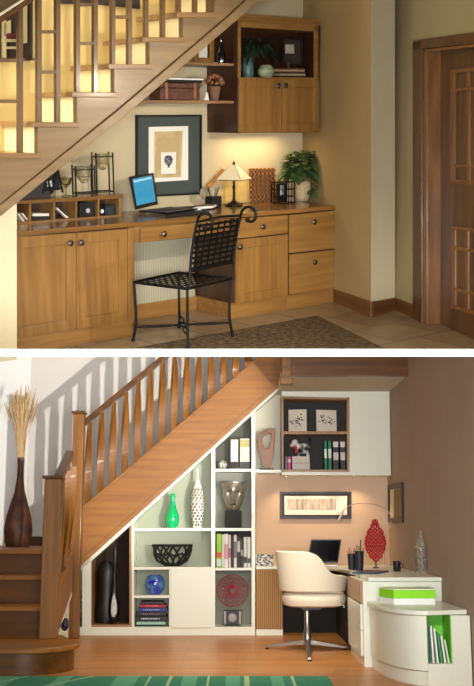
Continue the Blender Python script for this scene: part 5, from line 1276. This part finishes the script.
# cow figure sitting on the cream box: body, head, legs
z = L.at(300, VB, 0)[1]+ (VB-455.9)*.0122; x = lxat(L, 301, .16, z); s = L.m(x, .16, z); y = .16
z = L.zat(x, .08, 456.1)+.001
cw = thing(L, 'cow_figure', 'small black and white spotted cow figure with red scarf', 'figurine', (x, y, z))
cowm = mat('cow_hide', (235, 235, 232), .5, c2=(16, 16, 16), kind='noise', scale=17, detail=0)
mb = MB(); mb.ball(x+2*s, y, z+8*s, 5.2*s, sx=1.45, sy=.7, sz=1.0); mb.ball(x-6*s, y-.01, z+13*s, 3.6*s, sx=1.0, sy=.8, sz=1.15)
mb.tube([(x-1*s, y, z+9*s), (x-5*s, y-.005, z+12.5*s)], [3.6*s, 2.8*s], 10)
for dx, dy in ((-3, -.02), (-2, .02), (6.5, -.02), (7.5, .02)): mb.tube([(x+dx*s, y+dy, z+.2*s), (x+dx*s*.95, y+dy, z+4*s), (x+dx*s*.8, y+dy*.7, z+7*s)], [1.3*s, 1.2*s, 1.9*s], 8)
part(cw, 'body', mb, cowm, smooth=True)
mb = MB(); mb.ball(x-9.2*s, y-.012, z+11*s, 1.9*s, sx=1.2); part(cw, 'muzzle', mb, mat('cow_muzzle', (220, 190, 180), .5), smooth=True)
mb = MB(); mb.leaf((x-5*s, y+.0, z+16*s), (.5, -.2, 1), 3.4*s, 2.4*s, .1).leaf((x-7*s, y, z+16*s), (-.5, -.2, 1), 3.4*s, 2.4*s, .1); part(cw, 'ears', mb, blackm)
mb = MB().tube([(x-4.4*s+2.9*s*math.cos(a), y+2.2*s*math.sin(a), z+10.2*s+1.4*s*math.cos(a)) for a in [2*PI*k/16 for k in range(16)]], .9*s, 6, closed=True).box(x-6*s, x-4*s, y-.035, y-.03, z+3*s, z+9.5*s); part(cw, 'scarf', mb, mat('scarf_red', (205, 24, 40), .7))
mb = MB().tube([(x+8.5*s, y, z+11*s), (x+10*s, y, z+14*s), (x+9*s, y, z+17*s)], .5*s, 6); mb.ball(x+9*s, y, z+17.6*s, 1.2*s); part(cw, 'tail', mb, blackm, smooth=True)
# dark vases in the walnut niche
x, y, z, s = base(105, 624.6, .2)
dv = MB().lathe(x, y, z, [(12*s, 0), (13.5*s, 4*s), (13.5*s, 14*s), (11*s, 26*s), (11.5*s, 38*s), (12*s, 48*s), (9*s, 56*s), (5*s, 60*s)], 24, sx=.78, sy=.4)
solo(L, 'dark_vase', dv, mat('black_lacquer', (14, 11, 11), .4), 'dark curvy floor vase inside the triangular walnut niche', 'vase', (x, y, z), smooth=True)
x, y, z, s = base(113.5, 624.2, .06)
tp2 = thing(L, 'teardrop_bottle', 'slender dark bottle with a white teardrop patch in the niche', 'bottle', (x, y, z))
part(tp2, 'body', MB().lathe(x, y, z, [(2.5*s, 0), (3.6*s, 2*s), (5.6*s, 10*s), (5.4*s, 18*s), (3.2*s, 30*s), (1.2*s, 42*s), (.8*s, 56*s), (1.2*s, 60*s), (1.8*s, 68*s), (.8*s, 75*s)], 20, sy=.6), mat('black_lacquer', (0, 0, 0)), smooth=True)
tdp = [(-1.6, 7), (1.5, 6.4), (3.6, 10), (4.1, 16), (2.6, 23), (.4, 30), (-1.2, 26), (-2.4, 18), (-2.6, 11)]
part(tp2, 'white_patch', MB().prism([(x+a*s*.9, z+b_*s) for a, b_ in tdp], y-3.9*s, y-3.0*s), mat('patch_white', (220, 222, 218), .4, c2=(170, 172, 168), scale=40), .001)
part(tp2, 'neck_wire', MB().tube([(x, y-1.8*s, z+29*s), (x+.6*s, y-1.2*s, z+38*s), (x-.4*s, y-1*s, z+48*s)], .35*s, 6), chrome)

# ---------------------------------------------------------------- swivel chair
cx_, cy_ = L.onz(307.5, 650, 0); s = L.m(cx_, cy_, 0)
sw = thing(L, 'swivel_chair', 'cream leather swivel chair with wraparound back on four-star base', 'chair', (cx_, cy_, 0))
def CZ(v): return L.zat(cx_, cy_, v)
zs0, zs1 = CZ(606), CZ(592)
RS = 33*s
sxo = 8*s                                        # seat sits right of the column
def sup(a, r, e=.8): c, s__ = math.cos(a), math.sin(a); return (r*math.copysign(abs(c)**e, c), r*math.copysign(abs(s__)**e, s__))
mb = MB(); prof = [(.78, 0), (.95, .12), (1, .45), (1, .75), (.93, .95), (.8, 1)]
v = []; f = []
for rr_, t in prof:
    for k in range(36):
        a_, b_ = sup(2*PI*k/36, RS*rr_*.98); v.append((cx_+sxo*.9+a_, cy_+b_*.92, zs0+(zs1-zs0)*t))
for i in range(len(prof)-1):
    for k in range(36): f.append((i*36+k, i*36+(k+1) % 36, (i+1)*36+(k+1) % 36, (i+1)*36+k))
f += [tuple(range(35, -1, -1)), tuple(5*36+k for k in range(36))]
part(sw, 'seat', MB().add(v, f), leather, smooth=True)
# wraparound shell: phi measured from the back's middle
back_dir = math.radians(212)                     # toward the viewer's left
zb0 = CZ(590.5); zhi = CZ(550.5); zarm = CZ(574)
mb = MB(); v = []; f = []; n1 = 49; PH = math.radians(132)
rowsN = 9
for layer in (0, 1):
    for r in range(rowsN):
        t = r/(rowsN-1)
        for k in range(n1):
            ph = -PH+2*PH*k/(n1-1); a = back_dir+ph; b_ = abs(ph)/PH
            w_ = 1/(1+math.exp((b_-.53)*22)); ztop_ = zarm-(zarm-zb0)*.12*max(0, b_-.8)/.2+(zhi-zarm)*w_
            zbot = zb0+(.0 if 1 else 0)
            zz = zbot+(ztop_-zbot)*t
            flare = 1+.06*t*(0.4+w_)+ (.10*(1-t)*-.5)
            r_ = (RS*1.06 if layer == 0 else RS*1.06-5.2*s)*flare
            px_, py_ = sup(a, r_, .88)
            v.append((cx_+sxo*.75+px_, cy_+py_*.95, zz))
NN = rowsN*n1
for r in range(rowsN-1):
    for k in range(n1-1):
        a = r*n1+k; f.append((a, a+1, a+n1+1, a+n1)); f.append((NN+a, NN+a+n1, NN+a+n1+1, NN+a+1))
for k in range(n1-1):
    f.append((k, NN+k, NN+k+1, k+1)); a = (rowsN-1)*n1+k; f.append((a, a+1, NN+a+1, NN+a))
for r in range(rowsN-1):
    a = r*n1; f.append((a, a+n1, NN+a+n1, NN+a)); a = r*n1+n1-1; f.append((a, NN+a, NN+a+n1, a+n1))
sh_ = part(sw, 'backrest', MB().add(v, f), leather, .012, True)
part(sw, 'column', MB().lathe(cx_, cy_, CZ(643)*0+.06, [(4.2*s, 0), (3.8*s, .12), (3.0*s, .13), (2.8*s, zs0-.10)], 20), mat('brushed_steel', (168, 164, 156), .3, .9), smooth=True)
part(sw, 'mount_plate', MB().box(cx_-6*s, cx_+14*s, cy_-.08, cy_+.08, zs0-.035, zs0-.004), black, .004)
steel = MATS['brushed_steel']
for (u, v_) in ((265.5, 649), (309.5, 661.5), (347, 649.8), (308, 640)):
    ex, ey = L.onz(u, v_, 0); d_ = Vector((ex-cx_, ey-cy_, 0)); n_ = Vector((-d_.y, d_.x, 0)).normalized()
    a0 = Vector((cx_, cy_, 0)); tip = a0+d_
    P_ = []
    for c_, hw_, z0_, z1_ in ((a0, 2.8*s, .055, .105), (tip, 1.9*s, .012, .035)):
        P_ += [c_+n_*hw_+UPV*z0_, c_-n_*hw_+UPV*z0_, c_-n_*hw_+UPV*z1_, c_+n_*hw_+UPV*z1_]
    lg = part(sw, 'leg', MB().add([tuple(p) for p in P_], [(0, 1, 2, 3), (7, 6, 5, 4), (0, 4, 5, 1), (1, 5, 6, 2), (2, 6, 7, 3), (3, 7, 4, 0)]), steel, .004)
    part(sw, 'glide', MB().lathe(tip.x-d_.x*.04, tip.y-d_.y*.04, 0, [(.018, 0), (.018, .012)], 12), black, parent=lg)
ax, ay = cx_+sxo+RS*.86, cy_-.1
part(sw, 'arm_bracket', MB().bar((ax, ay, zs0-.01), (ax-.03, ay, zb0+.06), .03, .012), steel, .002)

# ---------------------------------------------------------------- lower staircase
s2 = thing(L, 'staircase', 'oak staircase with twisted balusters climbing right over the white shelving', 'staircase', (L.at(76, 600, 0)[0], 0, 0))
YF = -.05
def sp(name, px, y0, y1, m=oak, bev=.003, y=None): return part(s2, name, MB().prism(LP(px, y0 if y is None else y), y0, y1), m, bev)
BT = lambda u, d=0: 511-(u-80)*.853+d            # top of the string
sp('stringer', [(72, SL(72, 0)), (283, SL(283, 0)), (289, 372), (300, 362), (300, 330), (290, 332), (282, BT(282)), (72, BT(72))], YF, YF+.045)
sp('string_moulding', [(72, SL(72, .5)), (283, SL(283, .5)), (283, SL(283, -5.5)), (72, SL(72, -5.5))], YF-.02, YF)
sp('string_cap', [(72, BT(72, 1)), (290, BT(290, 1)), (290, BT(290, -2.2)), (72, BT(72, -2.2))], YF-.01, YF+.055)
HR = lambda u, d=0: 423.5-(u-80)*.824+d
sp('handrail', [(78, HR(78, 6)), (190, HR(190, 6)), (190, HR(190, -1)), (78, HR(78, -1))], YF-.01, YF+.055, oakdark, .006)
def twist(fr, x, y, z0, z1, wd_, mb=None, ph=0):
    mb = mb or MB(); n = 20; v = []; f = []
    for i in range(n+1):
        t = i/n; a = ph+(0 if t < .08 else (PI/2*min(1, (t-.08)/.84)*1.0)); h = wd_*(.5+.16*math.sin(PI*t)); g = wd_*.26
        for (p, q_) in ((-h, -g), (h, -g), (h, g), (-h, g)): v.append((x+p*math.cos(a)-q_*math.sin(a), y+p*math.sin(a)+q_*math.cos(a), z0+(z1-z0)*t))
    for i in range(n):
        for k in range(4): f.append((i*4+k, i*4+(k+1) % 4, (i+1)*4+(k+1) % 4, (i+1)*4+k))
    f += [(3, 2, 1, 0), (n*4, n*4+1, n*4+2, n*4+3)]; return mb.add(v, f)
yb2 = YF+.022
for k in range(17):
    u = 87.5+12.35*k
    if u > 276: break
    p0 = L.at(u, BT(u)-1, yb2); x_ = p0[0]; z0_ = p0[1]
    vt = HR(u, 5) if HR(u, 5) > 352 else 335
    z1_ = L.zat(x_, yb2, max(vt, 330))
    z1_ = min(z1_, topz(L, x_, yb2)+0.0)
    if z1_ <= z0_+.05: continue
    part(s2, 'baluster', twist(L, x_, yb2, z0_, z1_, .062, ph=-.25), oakz, 0, False)
# upper hanging newel
NY = yf2-.17
sp('upper_newel', [(281.8, 381), (291.5, 381), (291.5, 357), (281.8, 357)], NY, NY+.10, oakdark, y=NY)
sp('newel_cap', [(280.6, 384), (292.8, 384), (292.8, 377.5), (280.6, 377.5)], NY-.015, NY+.108, oakdark, .006, y=NY-.015)
# the two lower newels
n2x, n2y = L.onz(75.5, 642, 0); n2y = max(n2y, -.75)
def newel(u0, u1, vt, y, z0, name='newel_post', w_=None):
    xa_, xb_ = lxat(L, u0, y, 1.), lxat(L, u1, y, 1.); xm = (xa_+xb_)/2; w_ = (xb_-xa_); zt_ = L.zat(xm, y, vt)
    n_ = part(s2, name, MB().box(xa_, xb_, y, y+w_, z0, zt_-.03), oakz, .006)
    part(s2, 'newel_cap', MB().box(xa_-.018, xb_+.018, y-.018, y+w_+.018, zt_-.028, zt_), oakdark, .008, parent=n_)
    return xm, y+w_/2, zt_, w_
n2 = newel(69.3, 80.4, 411, YF-.28, 0)
sp('newel_side', [(71, 645), (78.5, 645), (78.5, 560), (71, 566)], YF-.12, YF-.02, oakdark)
y1_ = L.onz(50, 639, .215)[1]
n1 = newel(42, 58.6, 475.5, y1_, .2152)
# flight toward the viewer: treads and risers
SX0 = -4.0
yA = L.onz(60, 676.5, 0)[1]
nos = [(yA-.0, 648.5), (yA+.98, 606.5), (yA+1.34, 575.5), (yA+1.72, 549.5)]
zn = [L.zat(-1.9, yy, vv_2) for yy, vv_2 in nos]
xr_ = n1[0]-.02
r0 = .42
xe = lxat(L, 73.5, yA+.25, zn[0])
def bull(e, ex=0):
    pts = [(SX0, yA+1.06), (SX0, yA-e)]
    cxb, cyb, rb = xe-r0+e, yA+r0-e*0, r0
    for k in range(13): a = -PI/2+PI*k/12*.75; pts.append((cxb+(rb)*math.cos(a), yA+r0+(rb+e)*math.sin(a)))
    pts.append((n1[0]+.08, yA+1.06)); return pts
part(s2, 'riser', MB().prismz(bull(-.02), 0, zn[0]-.045), oakdark, .002, True)
part(s2, 'tread', MB().prismz(bull(.02), zn[0]-.044, zn[0]), oak, .012, True)
for k in (1, 2, 3):
    yy = nos[k][0]; xr2 = n1[0]-.05; ye = nos[k+1][0] if k < 3 else YBK-.01
    x_r = xr2 if k < 3 else -1.93
    part(s2, 'riser', MB().box(SX0, xr2, yy+.02, yy+.05, zn[k-1], zn[k]-.045), oakdark, .002)
    part(s2, 'tread', MB().box(SX0, x_r, yy, ye+.05 if k < 3 else ye, zn[k]-.044, zn[k]), oak, .008)
# skirting above the landing
part(s2, 'skirting', MB().box(SX0, -1.93, YBK-.03, YBK-.008, zn[3], zn[3]+.11), oakdark, .003)
# side string, handrail and balusters between the two newels
sx, sy = n2[0]-n1[0], n2[1]-n1[1]; SF = L.sub(n1[0], n1[1], 0, rz=math.atan2(sy, sx)); SLn = math.hypot(sx, sy)
qs_ = tq(SF, [(57, 637), (70, 594), (71.5, 545), (58, 588)], 0)
qs_ = [(min(max(a, .06), SLn-.05), max(b_, .0 if i else .22)) for i, (a, b_) in enumerate(qs_)]
part(s2, 'side_string', MB().prism(qs_, -.02, .03), oak, .003, fr=SF)
hq = tq(SF, [(58, 483), (70, 458.5), (70, 450.5), (58, 475.5)], 0); hq = [(min(max(a, .04), SLn-.04), b_) for a, b_ in hq]
part(s2, 'handrail', MB().prism(hq, -.035, .04), oakdark, .006, fr=SF)
for t_ in (.25, .5, .75):
    xx = SLn*t_; zb3 = qs_[3][1]+(qs_[2][1]-qs_[3][1])*t_; zt3 = hq[0][1]+(hq[1][1]-hq[0][1])*t_
    part(s2, 'baluster', twist(SF, xx, 0, zb3-.01, zt3+.01, .07, ph=.4), oakz, fr=SF)
# white closing triangle under the side string
tri = tq(SF, [(57, 637), (69.6, 637), (69.6, 594)], 0); tri = [(min(max(a, .06), SLn-.06), max(b_, .0 if i else .22)) for i, (a, b_) in enumerate(tri)]
part(s2, 'under_panel', MB().prism([(tri[0][0], 0), (tri[2][0], 0), tri[2], tri[0]], .0, .012), white_unit, fr=SF)
part(s2, 'under_trim', MB().bar((tri[0][0], .0, tri[0][1]), (tri[2][0], .0, tri[2][1]), .05, .03), white_unit, fr=SF)
tx = SF.at(63, 632, .03)[0]
o_ = MB(); tx = min(tx, .62); o_.ball(tx, -.07, zn[0]+.05, .05, sx=1.5, sy=.7, sz=1.0); o_.ball(tx+.06, -.07, zn[0]+.08, .035, sy=.8)
solo(SF, 'rounded_ornament', o_, mat('navy_cloth', (40, 44, 84), .5, c2=(16, 16, 24), scale=40), 'dark blue rounded object in the white triangle under the stair string', 'ornament', (tx, -.07, zn[0]), smooth=True)
# items on the unit's left side face
for k, (v0, v1, c_, lab) in enumerate([(592, 598, (70, 40, 36), 'dark red round bottle end topmost beside the newel'), (602, 609, (60, 36, 34), 'dark round bottle end in the middle beside the newel'), (613, 619, (120, 60, 50), 'reddish round bottle end lowest beside the newel')]):
    p_ = L.at(80.6, (v0+v1)/2, -.02); rr_ = (v1-v0)/2*L.m(p_[0], 0, 1)
    solo(L, 'bottle_end', MB().lathe(p_[0]+.008, .03, p_[1], [(rr_*.9, 0), (rr_, -.01), (rr_*.8, -.03), (.001, -.035)], 14, 'x'), mat('bottle_end_%d' % k, c_, .4), lab, 'bottle', smooth=True, group='bottle ends beside the newel')
# ---------------------------------------------------------------- tall vase with dried grasses on the landing
vy = .25; vz = zn[3]; x = lxat(L, 17.5, vy, vz); s = L.m(x, vy, vz); vb = proj(L, (x, vy, vz))[1]
H_ = (vb-458)
gv2 = thing(L, 'floor_vase', 'tall brown mottled bottle vase standing on the stair landing', 'vase', (x, vy, vz))
k_ = H_/87.
part(gv2, 'body', MB().lathe(x, vy, vz, [(11*s, 0), (13*s, 4*k_*s), (14*s, 16*k_*s), (12.6*s, 28*k_*s), (8.6*s, 42*k_*s), (5*s, 54*k_*s), (3.4*s, 66*k_*s), (3*s, 78*k_*s), (3.4*s, 87*k_*s), (2.6*s, 87*k_*s), (2.2*s, 60*k_*s)], 28), mat('brown_mottle', (96, 56, 36), .45, c2=(52, 28, 20), scale=8), smooth=True)
rn = random.Random(12)
gt = vz+86*k_*s
stalk = MB(); heads = MB()
for i in range(44):
    u = rn.gauss(0, 1)*8.2; u = max(-20, min(19, u)); hh = rn.uniform(54, 78)-abs(u)*.35; dy = rn.uniform(-.12, .12)
    p0 = (x+rn.uniform(-2, 2)*s, vy, gt-12*s); p1 = (x+u*.32*s, vy+dy*.4, gt+hh*.45*s); p2 = (x+u*s, vy+dy, gt+hh*s)
    stalk.tube([p0, p1, p2], .0045, 5)
    q0 = Vector(p1).lerp(Vector(p2), .45)
    heads.tube([q0, q0.lerp(Vector(p2), .35), Vector(p2)], [.007, .012, .003], 5)
g_ = solo(L, 'dried_grasses', stalk, mat('straw', (206, 174, 126), .8), 'fan of dried pale grass stalks standing in the brown vase', 'dried grass', (x, vy, gt-.1)); g_['kind'] = 'stuff'
h2 = mesh_obj('seed_heads', heads, mat('straw_heads', (214, 186, 140), .85, c2=(180, 146, 98), scale=30), Vector((x, vy, gt-.1)), 0, True); h2.parent = g_; h2['kind'] = 'stuff'
# ---------------------------------------------------------------- striped green rug
rq = [L.onz(-80, 677.6), L.onz(327, 676.2), L.onz(337, 700), L.onz(-80, 700)]
yfr = rq[0][1]; rq = [(rq[0][0], yfr), (rq[1][0], yfr), (rq[1][0], yfr-1.1), (rq[0][0], yfr-1.1)]
gr_ = thing(L, 'striped_rug', 'green rug with pale stripes on the oak floor', 'rug', (rq[1][0]-.6, yfr-.5, .001))
part(gr_, 'pile', MB().prismz(rq, .001, .012), mat('rug_green', (64, 150, 116), .95, c2=(56, 134, 104), scale=30))
sm = mat('rug_stripe', (178, 206, 160), .95); sm2 = mat('rug_mid', (100, 176, 140), .95)
mb = MB(); m2_ = MB()
for u0, w_, k in ((27, 3, .5), (92, 3.2, .6), (150, 2, 0), (208, 2.2, 0), (244, 5, 0), (290, 3, 0), (170, 3, 0)):
    a = L.onz(u0, 677.4)[0]; b_ = L.onz(u0+w_, 677.4)[0]; mb.prismz([(a, yfr-.004), (b_, yfr-.004), (b_-k, yfr-1.09), (a-k, yfr-1.09)], .012, .0128)
for u0, w_ in ((0, 20), (60, 14), (118, 22), (184, 14), (226, 14), (270, 12)):
    a = L.onz(u0, 677.4)[0]; b_ = L.onz(u0+w_, 677.4)[0]; m2_.prismz([(a, yfr-.006), (b_, yfr-.006), (b_, yfr-1.08), (a, yfr-1.08)], .012, .0124)
part(gr_, 'stripe', mb, sm); part(gr_, 'stripe', m2_, sm2)
